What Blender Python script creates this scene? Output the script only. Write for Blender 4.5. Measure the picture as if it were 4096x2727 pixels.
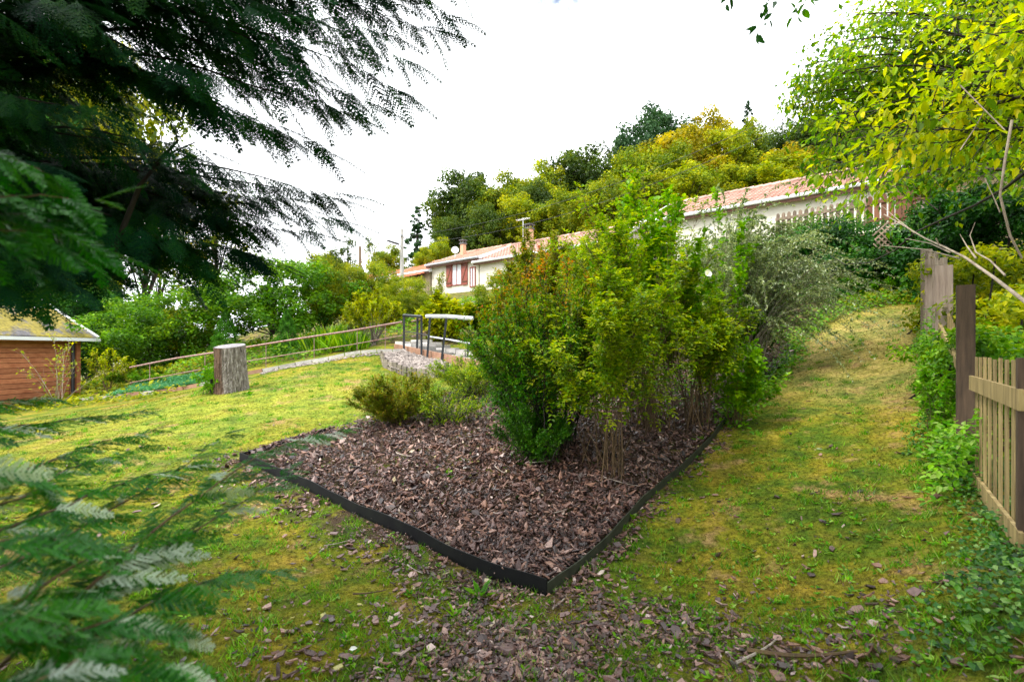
import bpy, math, random
import numpy as np
from mathutils import Vector, Matrix
for o in list(bpy.data.objects): bpy.data.objects.remove(o)
S = bpy.context.scene
C = bpy.context.scene.collection
R = np.random.default_rng(7)
F, HOR, CAMZ = 512.0, 350.0, 1.6

# ------------------------------------------------------------ camera, sky, sun, exposure
cam = bpy.data.cameras.new('camera'); co = bpy.data.objects.new('camera', cam); C.objects.link(co)
co.location = (0, 0, CAMZ); co.rotation_euler = (math.radians(90), 0, 0)
cam.lens = 18; cam.sensor_width = 36; cam.shift_y = (HOR - 340.5) / 1024
cam.clip_start = 0.05; cam.clip_end = 2000
cam.dof.use_dof = True; cam.dof.focus_distance = 7.0; cam.dof.aperture_fstop = 2.9
S.camera = co
W = bpy.data.worlds.new("World"); S.world = W; W.use_nodes = True
nt = W.node_tree; nt.nodes.clear()
SUN_EL, SUN_AZ = math.radians(52), math.radians(-118)     # azimuth measured from +Y towards +X (sun high, left and behind)
sky = nt.nodes.new('ShaderNodeTexSky'); sky.sky_type = 'NISHITA'; sky.sun_disc = False
sky.sun_elevation = SUN_EL; sky.sun_rotation = SUN_AZ
bg1 = nt.nodes.new('ShaderNodeBackground'); bg1.inputs['Strength'].default_value = 0.06
nt.links.new(sky.outputs[0], bg1.inputs['Color'])
bg2 = nt.nodes.new('ShaderNodeBackground'); bg2.inputs['Color'].default_value = (0.94, 0.97, 1.0, 1); bg2.inputs['Strength'].default_value = 0.95
tc = nt.nodes.new('ShaderNodeTexCoord'); nz = nt.nodes.new('ShaderNodeTexNoise'); nz.inputs['Scale'].default_value = 2.3; nz.inputs['Detail'].default_value = 6
cr = nt.nodes.new('ShaderNodeValToRGB'); cr.color_ramp.elements[0].position = .30; cr.color_ramp.elements[1].position = .40
cr.color_ramp.elements[0].color = (.25, .25, .25, 1)
mx = nt.nodes.new('ShaderNodeMixShader'); wo = nt.nodes.new('ShaderNodeOutputWorld')
nt.links.new(tc.outputs['Generated'], nz.inputs['Vector']); nt.links.new(nz.outputs[0], cr.inputs[0])
# a small ragged gap in the cloud where the blue shows
gd = Vector((47/512, 1, 352/512)).normalized(); n5 = nt.nodes.new('ShaderNodeTexNoise'); n5.inputs['Scale'].default_value = 22; n5.inputs['Detail'].default_value = 5; nt.links.new(tc.outputs['Generated'], n5.inputs['Vector'])
vd = nt.nodes.new('ShaderNodeVectorMath'); vd.operation = 'DISTANCE'; vd.inputs[1].default_value = gd; nt.links.new(tc.outputs['Generated'], vd.inputs[0])
m5 = nt.nodes.new('ShaderNodeMath'); m5.operation = 'MULTIPLY_ADD'; nt.links.new(n5.outputs[0], m5.inputs[0]); m5.inputs[1].default_value = -.11; nt.links.new(vd.outputs['Value'], m5.inputs[2])
r5 = nt.nodes.new('ShaderNodeMapRange'); nt.links.new(m5.outputs[0], r5.inputs[0]); r5.inputs[1].default_value = -.045; r5.inputs[2].default_value = -.01; r5.inputs[3].default_value = 0; r5.inputs[4].default_value = 1
m6 = nt.nodes.new('ShaderNodeMath'); m6.operation = 'MULTIPLY'; nt.links.new(cr.outputs[0], m6.inputs[0]); nt.links.new(r5.outputs[0], m6.inputs[1])
nt.links.new(m6.outputs[0], mx.inputs[0]); nt.links.new(bg1.outputs[0], mx.inputs[1]); nt.links.new(bg2.outputs[0], mx.inputs[2])
nt.links.new(mx.outputs[0], wo.inputs['Surface'])
sl = bpy.data.lights.new('sun', 'SUN'); sl.energy = 1.5; sl.angle = math.radians(12); sl.color = (1, .95, .86)
so = bpy.data.objects.new('sun', sl); C.objects.link(so)
sd = Vector((math.sin(SUN_AZ) * math.cos(SUN_EL), math.cos(SUN_AZ) * math.cos(SUN_EL), math.sin(SUN_EL)))
so.rotation_euler = sd.to_track_quat('Z', 'Y').to_euler()
S.view_settings.view_transform = 'Standard'; S.view_settings.look = 'None'
S.view_settings.exposure = 1.7; S.view_settings.gamma = 1; S.view_settings.use_curve_mapping = False
S.render.engine = 'CYCLES'
S.cycles.max_bounces = 6; S.cycles.diffuse_bounces = 3; S.cycles.transmission_bounces = 4; S.cycles.glossy_bounces = 2; S.cycles.transparent_max_bounces = 4

# ------------------------------------------------------------ helpers
def at(u, v, Y): return np.array([(u - 512) / F * Y, Y, CAMZ + (HOR - v) / F * Y])
def unit(a): return a / np.maximum(np.linalg.norm(a, axis=-1, keepdims=True), 1e-9)

class G:
    """collects polygons, then links them as ONE mesh object"""
    def __init__(s): s.V = []; s.n = 0; s.P = {}; s.Rn = []
    def add(s, V, Fc, r=.5):
        V = np.asarray(V, float).reshape(-1, 3); Fc = np.asarray(Fc, np.int64)
        if len(V) == 0: return s
        s.P.setdefault(Fc.shape[1], []).append(Fc + s.n); s.V.append(V); s.n += len(V)
        s.Rn.append(np.broadcast_to(np.asarray(r, float), (len(V),)).copy()); return s
    def box(s, c, size, ex=(1, 0, 0), ez=(0, 0, 1), r=.5):
        ex = unit(np.array(ex, float)); ez = np.array(ez, float); ey = unit(np.cross(ez, ex)); ez = np.cross(ex, ey)
        h = np.array(size) / 2.; q = []
        for a, b, d in ((-1,-1,-1),(1,-1,-1),(1,1,-1),(-1,1,-1),(-1,-1,1),(1,-1,1),(1,1,1),(-1,1,1)):
            q.append(np.array(c) + ex*a*h[0] + ey*b*h[1] + ez*d*h[2])
        return s.add(q, [(0,3,2,1),(4,5,6,7),(0,1,5,4),(1,2,6,5),(2,3,7,6),(3,0,4,7)], r)
    def tubes(s, L, rad, sides=5, r=.5):
        """L (N,K,3) polylines, rad (N,K)"""
        L = np.asarray(L, float); N, K, _ = L.shape
        if N == 0: return s
        rad = np.broadcast_to(np.asarray(rad, float), (N, K))
        T = unit(np.gradient(L, axis=1)); ref = np.where(np.abs(T[..., 2:3]) > .9, np.array([1., 0, 0]), np.array([0, 0, 1.]))
        A = unit(np.cross(T, ref)); B = np.cross(T, A)
        an = np.arange(sides) * 2 * math.pi / sides
        V = L[:, :, None] + rad[:, :, None, None] * (A[:, :, None] * np.cos(an)[:, None] + B[:, :, None] * np.sin(an)[:, None])
        idx = np.arange(N * K * sides).reshape(N, K, sides); nx = np.roll(idx, -1, axis=2)
        Q = np.stack([idx[:, :-1], nx[:, :-1], nx[:, 1:], idx[:, 1:]], -1).reshape(-1, 4)
        s.add(V.reshape(-1, 3), Q, np.repeat(np.broadcast_to(r, (N,)), K * sides)); return s
    def tube(s, pts, rad, sides=6, cap=True, r=.5):
        pts = np.asarray(pts, float); K = len(pts); s.tubes(pts[None], np.broadcast_to(rad, (K,))[None], sides, r)
        if cap:
            V = s.V[-1]
            for e in (V[:sides], V[-sides:]): s.add(e, [tuple(range(sides))], r)
        return s
    def leaves(s, P, D, N, L, W, r, big=False, fold=.35):
        P = np.asarray(P, float); n = len(P)
        if n == 0: return s
        D = unit(D); X = unit(np.cross(D, N)); N = np.cross(X, D)
        L = np.broadcast_to(L, (n,))[:, None]; W = np.broadcast_to(W, (n,))[:, None] / 2; r = np.broadcast_to(r, (n,))
        if big:
            V = np.stack([P, P + D*L*.3 + X*W*.9 + N*W*fold, P + D*L*.65 + X*W*.8 + N*W*fold - N*L*.04, P + D*L - N*L*.14,
                          P + D*L*.65 - X*W*.8 + N*W*fold - N*L*.04, P + D*L*.3 - X*W*.9 + N*W*fold], 1)
            b = np.arange(n)[:, None] * 6
            s.add(V.reshape(-1, 3), np.concatenate([b + [0,1,2,3], b + [0,3,4,5]]), np.repeat(r, 6))
        else:
            V = np.stack([P, P + D*L*.45 + X*W + N*W*fold, P + D*L - N*L*.1, P + D*L*.45 - X*W + N*W*fold], 1)
            b = np.arange(n)[:, None] * 4
            s.add(V.reshape(-1, 3), np.concatenate([b + [0,1,2], b + [0,2,3]]), np.repeat(r, 4))
        return s
    def mesh(s, name, mat, off=(0, 0, 0), smooth=False):
        me = bpy.data.meshes.new(name); V = np.concatenate(s.V) - np.asarray(off, float)
        me.vertices.add(len(V)); me.vertices.foreach_set('co', V.astype(np.float32).ravel())
        li, ls, st = [], [], 0
        for k, fs in s.P.items():
            f = np.concatenate(fs); li.append(f.ravel()); ls.append(st + np.arange(len(f)) * k); st += f.size
        li = np.concatenate(li); ls = np.concatenate(ls)
        me.loops.add(len(li)); me.loops.foreach_set('vertex_index', li.astype(np.int32))
        me.polygons.add(len(ls)); me.polygons.foreach_set('loop_start', ls.astype(np.int32))
        a = me.attributes.new('rnd', 'FLOAT', 'POINT'); a.data.foreach_set('value', np.concatenate(s.Rn).astype(np.float32))
        me.update(calc_edges=True)
        me.polygons.foreach_set('use_smooth', np.full(len(ls), bool(smooth)))
        me.materials.append(mat); return me
    def build(s, name, mat, parent=None, smooth=False, **kw):
        off = np.array(parent_loc(parent)) if parent else np.zeros(3)
        if not parent and kw.get('origin') is not None: off = np.array(kw['origin'], float)
        o = bpy.data.objects.new(name, s.mesh(name, mat, off, smooth)); C.objects.link(o)
        if parent: o.parent = parent
        else: o.location = off
        for k in ('label', 'category', 'group', 'kind'):
            if kw.get(k): o[k] = kw[k]
        return o
def parent_loc(p):
    l = Vector(p.location)
    while p.parent: p = p.parent; l = l + Vector(p.location)
    return l
def thing(name, label, cat, loc=(0, 0, 0), group=None, rz=0):
    o = bpy.data.objects.new(name, None); C.objects.link(o); o.location = [float(a) for a in loc]; o.rotation_euler = (0, 0, rz)
    o.empty_display_size = .2; o['label'] = label; o['category'] = cat
    if group: o['group'] = group
    return o
def copy_thing(o, loc, rz=0, sc=(1, 1, 1), label=None, group=None, mats=None):
    c = o.copy(); C.objects.link(c); c.location = [float(a) for a in loc]; c.rotation_euler = (0, 0, rz); c.scale = sc
    if label: c['label'] = label
    if group: c['group'] = group
    for ch in o.children:
        k = ch.copy(); C.objects.link(k); k.parent = c
        if mats and ch.name.split('.')[0] in mats:
            k.material_slots[0].link = 'OBJECT'; k.material_slots[0].material = mats[ch.name.split('.')[0]]
    return c

# ------------------------------------------------------------ materials
def newmat(name):
    m = bpy.data.materials.new(name); m.use_nodes = True; t = m.node_tree; p = t.nodes['Principled BSDF']; return m, t, p
def ramp(t, cols, fac):
    c = t.nodes.new('ShaderNodeValToRGB'); e = c.color_ramp.elements
    while len(e) < len(cols): e.new(.5)
    for i, cc in enumerate(cols):
        if len(cc) == 2: e[i].position, col = cc[0], cc[1]
        else: e[i].position = i / max(1, len(cols) - 1); col = cc
        e[i].color = (*col, 1)
    t.links.new(fac, c.inputs[0]); return c
def noise(t, scale, detail=4, rough=.6, vec=None, dist=0):
    n = t.nodes.new('ShaderNodeTexNoise'); n.inputs['Scale'].default_value = scale; n.inputs['Detail'].default_value = detail
    n.inputs['Roughness'].default_value = rough; n.inputs['Distortion'].default_value = dist
    if vec is None:
        g = t.nodes.new('ShaderNodeNewGeometry'); vec = g.outputs['Position']
    t.links.new(vec, n.inputs['Vector']); return n
def mixc(t, a, b, fac, mode='MIX'):
    m = t.nodes.new('ShaderNodeMix'); m.data_type = 'RGBA'; m.blend_type = mode
    for s, v in ((m.inputs[6], a), (m.inputs[7], b)):
        if isinstance(v, tuple): s.default_value = (*v, 1)
        else: t.links.new(v, s)
    if isinstance(fac, (int, float)): m.inputs[0].default_value = fac
    else: t.links.new(fac, m.inputs[0])
    return m.outputs[2]
def bump(t, p, h, strength=.4, dist=.01):
    b = t.nodes.new('ShaderNodeBump'); b.inputs['Strength'].default_value = strength; b.inputs['Distance'].default_value = dist
    t.links.new(h, b.inputs['Height']); t.links.new(b.outputs[0], p.inputs['Normal'])
def leafmat(name, cols, trans=.38, rough=.5, var=.35, vscale=1.5, spec=.22):
    m, t, p = newmat(name); a = t.nodes.new('ShaderNodeAttribute'); a.attribute_name = 'rnd'
    def vivid(k):
        l = .3*k[0]+.6*k[1]+.1*k[2]; return tuple(max(.002, (l+(x-l)*1.22)*(.80+.25*min(1, l/.25))) for x in k)
    cols = [(k[0], vivid(k[1])) if len(k) == 2 else vivid(k) for k in cols]
    c = ramp(t, cols, a.outputs['Fac'])
    n = noise(t, vscale, 3); r2 = ramp(t, [(.35, (1-var,)*3), (.65, (1+var, 1+var*.9, 1))], n.outputs[0])
    col = mixc(t, c.outputs[0], r2.outputs[0], 1.0, 'MULTIPLY')
    t.links.new(col, p.inputs['Base Color']); p.inputs['Roughness'].default_value = rough; p.inputs['Specular IOR Level'].default_value = spec
    tr = t.nodes.new('ShaderNodeBsdfTranslucent'); tl = mixc(t, col, (1.5, 1.45, .5), 1.0, 'MULTIPLY'); t.links.new(tl, tr.inputs[0])
    mxs = t.nodes.new('ShaderNodeMixShader'); mxs.inputs[0].default_value = trans
    t.links.new(p.outputs[0], mxs.inputs[1]); t.links.new(tr.outputs[0], mxs.inputs[2])
    t.links.new(mxs.outputs[0], t.nodes['Material Output'].inputs[0]); return m
def solid(name, c1, c2, scale=8, rough=.7, metal=0, bs=.3, bd=.005, stretch=None, obj=False, spec=.4):
    m, t, p = newmat(name); vec = None
    tcn = t.nodes.new('ShaderNodeTexCoord'); mp = t.nodes.new('ShaderNodeMapping'); t.links.new(tcn.outputs['Object'], mp.inputs[0])
    if stretch: mp.inputs['Scale'].default_value = stretch
    vec = mp.outputs[0]
    n = noise(t, scale, 6, .65, vec); r = ramp(t, [(.3, c1), (.7, c2)], n.outputs[0])
    a = t.nodes.new('ShaderNodeAttribute'); a.attribute_name = 'rnd'
    rr = ramp(t, [(.6,)*3, (1.4,)*3], a.outputs['Fac'])
    col = mixc(t, r.outputs[0], rr.outputs[0], 1.0, 'MULTIPLY')
    t.links.new(col, p.inputs['Base Color']); p.inputs['Roughness'].default_value = rough; p.inputs['Metallic'].default_value = metal; p.inputs['Specular IOR Level'].default_value = spec
    n2 = noise(t, scale * 4, 5, .7, vec); bump(t, p, n2.outputs[0], bs, bd); return m

M = {}
M['conifer'] = leafmat('conifer_leaf', [(.006,.026,.018), (.012,.048,.030), (.020,.08,.034), (.03,.11,.025), (.09,.18,.03)], .15, .6, .4, spec=.06)
M['conifer_front'] = leafmat('conifer_front_leaf', [(0, (.012,.07,.010)), (.4, (.03,.16,.012)), (.8, (.07,.24,.02)), (.88, (.10,.18,.10)), (1, (.46,.54,.52))], .3, .35, .3)
M['rose'] = leafmat('rose_leaf', [(.04,.10,.018), (.09,.18,.025), (.18,.28,.035), (.38,.42,.06), (.30,.34,.14)], .4, .45, .35, 2.5)
M['tips'] = leafmat('russet_leaf', [(.02,.10,.010), (.05,.18,.015), (.14,.24,.025), (.34,.22,.03), (.46,.14,.04)], .35, .5, .3, 2)
M['darkshrub'] = leafmat('dark_shrub_leaf', [(.02,.07,.012), (.035,.12,.016), (.07,.17,.02), (.13,.22,.03)], .3, .4, .4, 2.5)
M['coton'] = leafmat('silver_leaf', [(.05,.09,.04), (.17,.23,.14), (.36,.42,.31), (.58,.62,.52)], .25, .45, .2, 3)
M['bind'] = leafmat('bindweed_leaf', [(.06,.17,.03), (.12,.26,.03), (.20,.34,.05), (.36,.44,.06)], .4, .4, .25, 3)
M['walnut'] = leafmat('beech_leaf', [(.04,.11,.012), (.08,.18,.014), (.16,.27,.018), (.30,.38,.022), (.58,.56,.03)], .5, .45, .4, 1.3)
M['yellowleaf'] = leafmat('yellow_leaf', [(.10,.20,.012), (.24,.34,.018), (.44,.48,.025), (.68,.60,.04)], .5, .5, .4, 1.0)
M['green'] = leafmat('mid_green_leaf', [(.035,.10,.012), (.075,.18,.018), (.15,.27,.025), (.27,.36,.04)], .35, .5, .45, 1.0)
M['deepgreen'] = leafmat('deep_green_leaf', [(.010,.045,.012), (.02,.08,.015), (.04,.13,.02), (.10,.18,.03)], .3, .45, .45, 1.2)
M['olive'] = leafmat('olive_leaf', [(.06,.11,.015), (.13,.19,.02), (.25,.27,.03), (.40,.36,.04)], .35, .55, .35, .35)
M['gold'] = leafmat('golden_leaf', [(.11,.13,.02), (.22,.21,.03), (.35,.29,.045), (.46,.34,.07)], .4, .55, .35, .35)
M['yelgreen'] = leafmat('yellow_green_leaf', [(.08,.14,.015), (.18,.24,.02), (.32,.34,.03), (.50,.44,.05)], .4, .5, .35, .8)
M['forest'] = leafmat('forest_leaf', [(.025,.055,.015), (.05,.09,.02), (.09,.13,.025), (.15,.17,.03)], .3, .55, .4, .3)
M['spruce'] = leafmat('spruce_leaf', [(.018,.05,.022), (.035,.085,.035), (.07,.12,.05)], .2, .6, .4, .4)
M['thuja'] = leafmat('thuja_leaf', [(.03,.10,.012), (.06,.17,.02), (.11,.25,.03)], .3, .6, .3, 3)
M['ivy'] = leafmat('ivy_leaf', [(.008,.035,.008), (.018,.075,.010), (.04,.13,.015), (.09,.20,.03), (.24,.34,.16)], .15, .42, .3, 2, spec=.3)
M['rust'] = leafmat('rust_shrub_leaf', [(.07,.14,.02), (.14,.21,.03), (.25,.24,.05), (.38,.20,.08)], .35, .5, .3, 2)
M['blue_mat'] = leafmat('sedum_leaf', [(.06,.20,.12), (.12,.30,.18), (.2,.38,.24)], .2, .6, .2, 3)
M['weed'] = leafmat('weed_leaf', [(.05,.16,.02), (.10,.26,.03), (.18,.34,.05), (.30,.40,.16)], .35, .4, .3, 3)
M['petal'] = leafmat('white_petal', [(.8,.8,.82), (.85,.85,.85)], .3, .5, .02)
M['bark'] = solid('bark', (.025,.018,.012), (.07,.05,.035), 12, .85, bs=.6, bd=.01, stretch=(1,1,.25))
M['darkbark'] = solid('dark_bark', (.012,.010,.008), (.035,.028,.02), 12, .85, bs=.6, bd=.01)
M['cane'] = solid('cane', (.07,.045,.022), (.16,.10,.05), 14, .7)
M['greycane'] = solid('grey_cane', (.12,.10,.075), (.28,.24,.19), 14, .8)
M['deadwood'] = solid('dead_wood', (.16,.12,.09), (.44,.36,.28), 10, .8)
M['stick'] = solid('stick', (.18,.14,.10), (.55,.48,.42), 20, .8)
M['mossbark'] = solid('twig_bark', (.06,.04,.025), (.16,.10,.04), 20, .8)

# ------------------------------------------------------------ terrain
CP = []
def cp(u, v, Y, dz=0): a = at(u, v, Y); CP.append((a[0], a[1], a[2] + dz))
for a in [(512,681,2.45),(0,681,2.5),(250,681,2.46),(900,681,2.05),(551,597,3.4),(241,461,6.2),(311,492,5.3),(403,534,4.45),(484,575,3.75),
          (639,508,4.9),(687,463,5.9),(725,422,7.1),(760,388,8.3),(796,350,10),(332,432,7.5),(430,425,7.6),(560,450,6.0),
          (850,305,11),(850,350,9),(850,400,7.1),(850,450,5.5),(850,500,4.4),(850,550,3.65),(850,600,3.05),(780,400,7.6),(780,500,4.6),
          (905,300,11.2),(880,283,12.6),(800,300,12),(760,300,13),
          (232,390,11),(250,420,8.4),(150,420,9),(100,450,7),(100,500,5.2),(0,550,4),(200,520,4.8),(400,400,9.6),(320,395,10),
          (245,375,14),(371,352,14.5),(300,364,14.2),(175,391,14),(80,401,14.5),(45,402,16),(400,352,14.6),(440,368,12.8),(460,350,15),(-60,405,16),
          (287,355,17),(225,352,17.5),(375,342,17)]: cp(*a)
CP += [(0,0,0),(-2,0,-.02),(2,0,.3),(0,-6,-.3),(-6,-6,-.5),(6,-6,.9),(2.52,2.57,.48),(3.97,4.5,.56),(5.55,6.6,1.15),(6.9,8.4,1.75),(4.5,4.2,.75),(6.5,6,1.5),
       (9,8.5,2.6),(12,10,4),(5,2,.9),(9,3,2),(-6,0,-.1),(-14,4,-.3),(-14,10,-.1),(11,15.5,4.8),(8.5,16.5,4.6),(14,14,5.2),(9,21,5.4),(14,19,5.8),(20,15,6.5),
       (-3,20,2.7),(-3,27,4.2),(3,22,3.9),(3,18,2.9),(1,14,2.0),(4,14,2.7),(-3,34,5.3),(-8,24,2.6),(-8,38,5.3),(5,28,5.5),(12,27,6),(18,22,6.2),
       (-13,44,5.3),(-20,52,5.2),(-12,30,2.2),(-16,24,.6),(-24,20,-.6),(-24,34,-.5),(-30,14,-1),(-20,40,3.2),
       (-5,60,8.5),(6,60,11),(20,60,15),(30,55,16),(30,40,13),(30,25,11),(40,10,12),(25,5,7),(-12,62,6),(-25,70,4),(-45,60,-1),(-50,30,-3),(-60,0,-4),
       (0,90,14),(40,90,24),(80,60,30),(80,0,25),(60,-40,15),(0,-60,-2),(-60,-60,-6),(-80,100,-3),(-120,40,-6),(0,160,20),(-100,160,-2),(120,120,36),(150,0,34),(150,-100,20),(-150,-80,-8),(-150,160,-6)]
CP = np.array(CP, float)
def phi(d): return np.sqrt(d * d + .6)
def fit():
    n = len(CP); D = np.linalg.norm(CP[:, None, :2] - CP[None, :, :2], axis=2); A = np.zeros((n+3, n+3))
    A[:n, :n] = phi(D) - np.eye(n) * .03
    A[:n, n] = 1; A[:n, n+1:] = CP[:, :2]; A[n, :n] = 1; A[n+1:, :n] = CP[:, :2].T
    return np.linalg.solve(A, np.concatenate([CP[:, 2], [0, 0, 0]]))
WT = fit(); NC = len(CP)
def H(x, y):
    x = np.asarray(x, float); y = np.asarray(y, float); sh = x.shape; x = x.ravel(); y = y.ravel(); out = np.zeros(len(x))
    for i in range(0, len(x), 40000):
        xx = x[i:i+40000]; yy = y[i:i+40000]
        d = np.sqrt((xx[:, None] - CP[:, 0])**2 + (yy[:, None] - CP[:, 1])**2)
        out[i:i+40000] = phi(d) @ WT[:NC] + WT[NC] + WT[NC+1]*xx + WT[NC+2]*yy
    out += .012*np.sin(x*3.1+y*1.7)*np.sin(y*2.3-x*.8) + .006*np.sin(x*9+y*4)*np.sin(y*8-x*5)
    return out.reshape(sh)
def h1(x, y): return float(H(np.array([x]), np.array([y]))[0])
def gp(u, v, lo=1.2, hi=60):
    """the ground point seen in that direction"""
    Y = np.geomspace(lo, hi, 900); x = (u-512)/F*Y; z = CAMZ + (HOR-v)/F*Y; d = z - H(x, Y)
    k = np.argmax(d < 0) if (d < 0).any() else len(Y)-1
    return np.array([x[k], Y[k], float(H(x[k:k+1], Y[k:k+1])[0])])
def on(u, Y): x = (u-512)/F*Y; return np.array([x, Y, h1(x, Y)])
def inpoly(x, y, P):
    P = np.asarray(P)[:, :2]; ins = np.zeros(np.shape(x), bool); j = len(P) - 1
    for i in range(len(P)):
        xi, yi = P[i]; xj, yj = P[j]
        ins ^= ((yi > y) != (yj > y)) & (x < (xj-xi)*(y-yi)/(yj-yi+1e-12)+xi); j = i
    return ins
def pdist(x, y, P):
    d = np.full(np.shape(x), 1e9)
    for a, b in zip(P[:-1], P[1:]):
        a = np.array(a[:2]); b = np.array(b[:2]); e = b-a; t = np.clip(((x-a[0])*e[0]+(y-a[1])*e[1])/(e@e), 0, 1)
        d = np.minimum(d, np.hypot(x-a[0]-t*e[0], y-a[1]-t*e[1]))
    return d

def ground_col(t):
    g = t.nodes.new('ShaderNodeNewGeometry'); P = g.outputs['Position']
    n1 = noise(t, .9, 5, .6, P, .3); n2 = noise(t, 3.2, 5, .65, P); n3 = noise(t, 22, 4, .7, P)
    a = ramp(t, [(.38, (.055,.12,.010)), (.48, (.11,.18,.011)), (.56, (.25,.23,.013)), (.66, (.38,.26,.04))], n1.outputs[0])
    b = ramp(t, [(.32, (.02,.035,.006)), (.45, (.07,.13,.008)), (.58, (.23,.20,.015)), (.72, (.42,.28,.07))], n2.outputs[0])
    c = mixc(t, a.outputs[0], b.outputs[0], .5)
    for cpos, rad_, colr, amt in (((6.2, 8.9, 1.6), 3.4, (.46,.36,.13), .75), ((-5.0, 9.5, .6), 4.2, (.30,.36,.045), .6)):
        vd = t.nodes.new('ShaderNodeVectorMath'); vd.operation = 'DISTANCE'; t.links.new(P, vd.inputs[0]); vd.inputs[1].default_value = cpos
        mm_ = t.nodes.new('ShaderNodeMapRange'); t.links.new(vd.outputs['Value'], mm_.inputs[0]); mm_.inputs[1].default_value = rad_; mm_.inputs[2].default_value = rad_*.35; mm_.inputs[3].default_value = 0; mm_.inputs[4].default_value = amt
        mu = t.nodes.new('ShaderNodeMath'); mu.operation = 'MULTIPLY'; t.links.new(mm_.outputs[0], mu.inputs[0]); rr_ = ramp(t, [(.38, (.3,)*3), (.6, (1,)*3)], n2.outputs[0]); t.links.new(rr_.outputs[0], mu.inputs[1])
        c = mixc(t, c, colr, mu.outputs[0])
    n4 = noise(t, 1.7, 6, .7, P); m4 = ramp(t, [(.56, (0,0,0)), (.66, (1,1,1))], n4.outputs[0])
    c = mixc(t, c, mixc(t, c, (.40,.24,.12), .7), m4.outputs[0])
    v = ramp(t, [(.28, (.28,.26,.24)), (.5, (.95,.95,.9)), (.72, (1.6,1.55,1.5))], n3.outputs[0])
    return mixc(t, c, v.outputs[0], 1.0, 'MULTIPLY'), n3, P
mg, t, p = newmat('mossy_lawn'); gc, n3, P = ground_col(t)
ns = noise(t, 2.6, 6, .75, P)
va = t.nodes.new('ShaderNodeAttribute'); va.attribute_name = 'rnd'       # bare earth mask built with the terrain
ad = t.nodes.new('ShaderNodeMath'); ad.operation = 'ADD'; t.links.new(ns.outputs[0], ad.inputs[0]); t.links.new(va.outputs['Fac'], ad.inputs[1])
sm = ramp(t, [(.98, (0,0,0)), (1.0, (1,1,1))], ad.outputs[0]); sm.color_ramp.elements[0].position = .80; sm.color_ramp.elements[1].position = .95
so2 = ramp(t, [(.3, (.035,.022,.014)), (.7, (.11,.075,.045))], noise(t, 30, 5, .7, P).outputs[0])
fc = mixc(t, gc, so2.outputs[0], sm.outputs[0])
t.links.new(fc, p.inputs['Base Color']); p.inputs['Roughness'].default_value = .95; p.inputs['Specular IOR Level'].default_value = .15
bump(t, p, noise(t, 45, 6, .75, P).outputs[0], .9, .03)

BED_R = [gp(547,596), gp(639,510), gp(687,466), gp(725,424), gp(762,388), gp(796,352)]
BED_L = [gp(547,596), gp(484,577), gp(403,534), gp(311,492), gp(241,461)]
BED_B = [BED_L[-1], gp(280,444), gp(332,431)]
BED = [*BED_L[::-1], *BED_R[1:], on(760,12.5), on(640,12), on(500,11), on(420,9.5), BED_B[2], BED_B[1]]
axx = np.sinh(np.linspace(-5.2, 5.2, 260)); axx = axx / axx.max() * 190
ayy = np.sinh(np.linspace(-3.6, 5.2, 260)); ayy = ayy / ayy.max() * 210 + 3.5
XX, YY = np.meshgrid(axx, ayy); ZZ = H(XX, YY)
inb = inpoly(XX, YY, BED)
soil = np.where(inb, .5, 0.); soil = np.maximum(soil, np.clip(.42 - pdist(XX, YY, BED_L)*.35, 0, .5)); soil = np.maximum(soil, np.clip(.3 - pdist(XX, YY, BED_R)*.5, 0, .5))
soil = np.maximum(soil, np.clip(.35 - np.hypot(XX-1.2, YY-2.6)*.22, 0, .5))
soil = np.where(YY > 15.5, .38, soil); soil = np.where((XX > 4) & (YY > 10.8), .45, soil)
g = G(); idx = np.arange(XX.size).reshape(XX.shape)
g.add(np.stack([XX, YY, ZZ], -1).reshape(-1, 3), np.stack([idx[:-1,:-1], idx[:-1,1:], idx[1:,1:], idx[1:,:-1]], -1).reshape(-1, 4), soil.ravel())
g.build('ground', mg, smooth=True, kind='structure')

# ------------------------------------------------------------ garden bed: soil, bark mulch, edging
M['mulch'] = None
mm, t, p = newmat('bark_mulch'); a = t.nodes.new('ShaderNodeAttribute'); a.attribute_name = 'rnd'
c = ramp(t, [(0, (.014,.008,.008)), (.3, (.055,.026,.020)), (.55, (.135,.070,.058)), (.75, (.25,.13,.085)), (.9, (.38,.24,.19)), (.96, (.52,.42,.38)), (1, (.34,.32,.05))], a.outputs['Fac'])
n = noise(t, 60, 4, .7); v = ramp(t, [(.3, (.6,.58,.6)), (.7, (1.35,1.3,1.3))], n.outputs[0])
t.links.new(mixc(t, c.outputs[0], v.outputs[0], 1.0, 'MULTIPLY'), p.inputs['Base Color']); p.inputs['Roughness'].default_value = .42; p.inputs['Specular IOR Level'].default_value = .6
bump(t, p, noise(t, 120, 3, .7).outputs[0], .5, .004); M['mulch'] = mm
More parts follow.
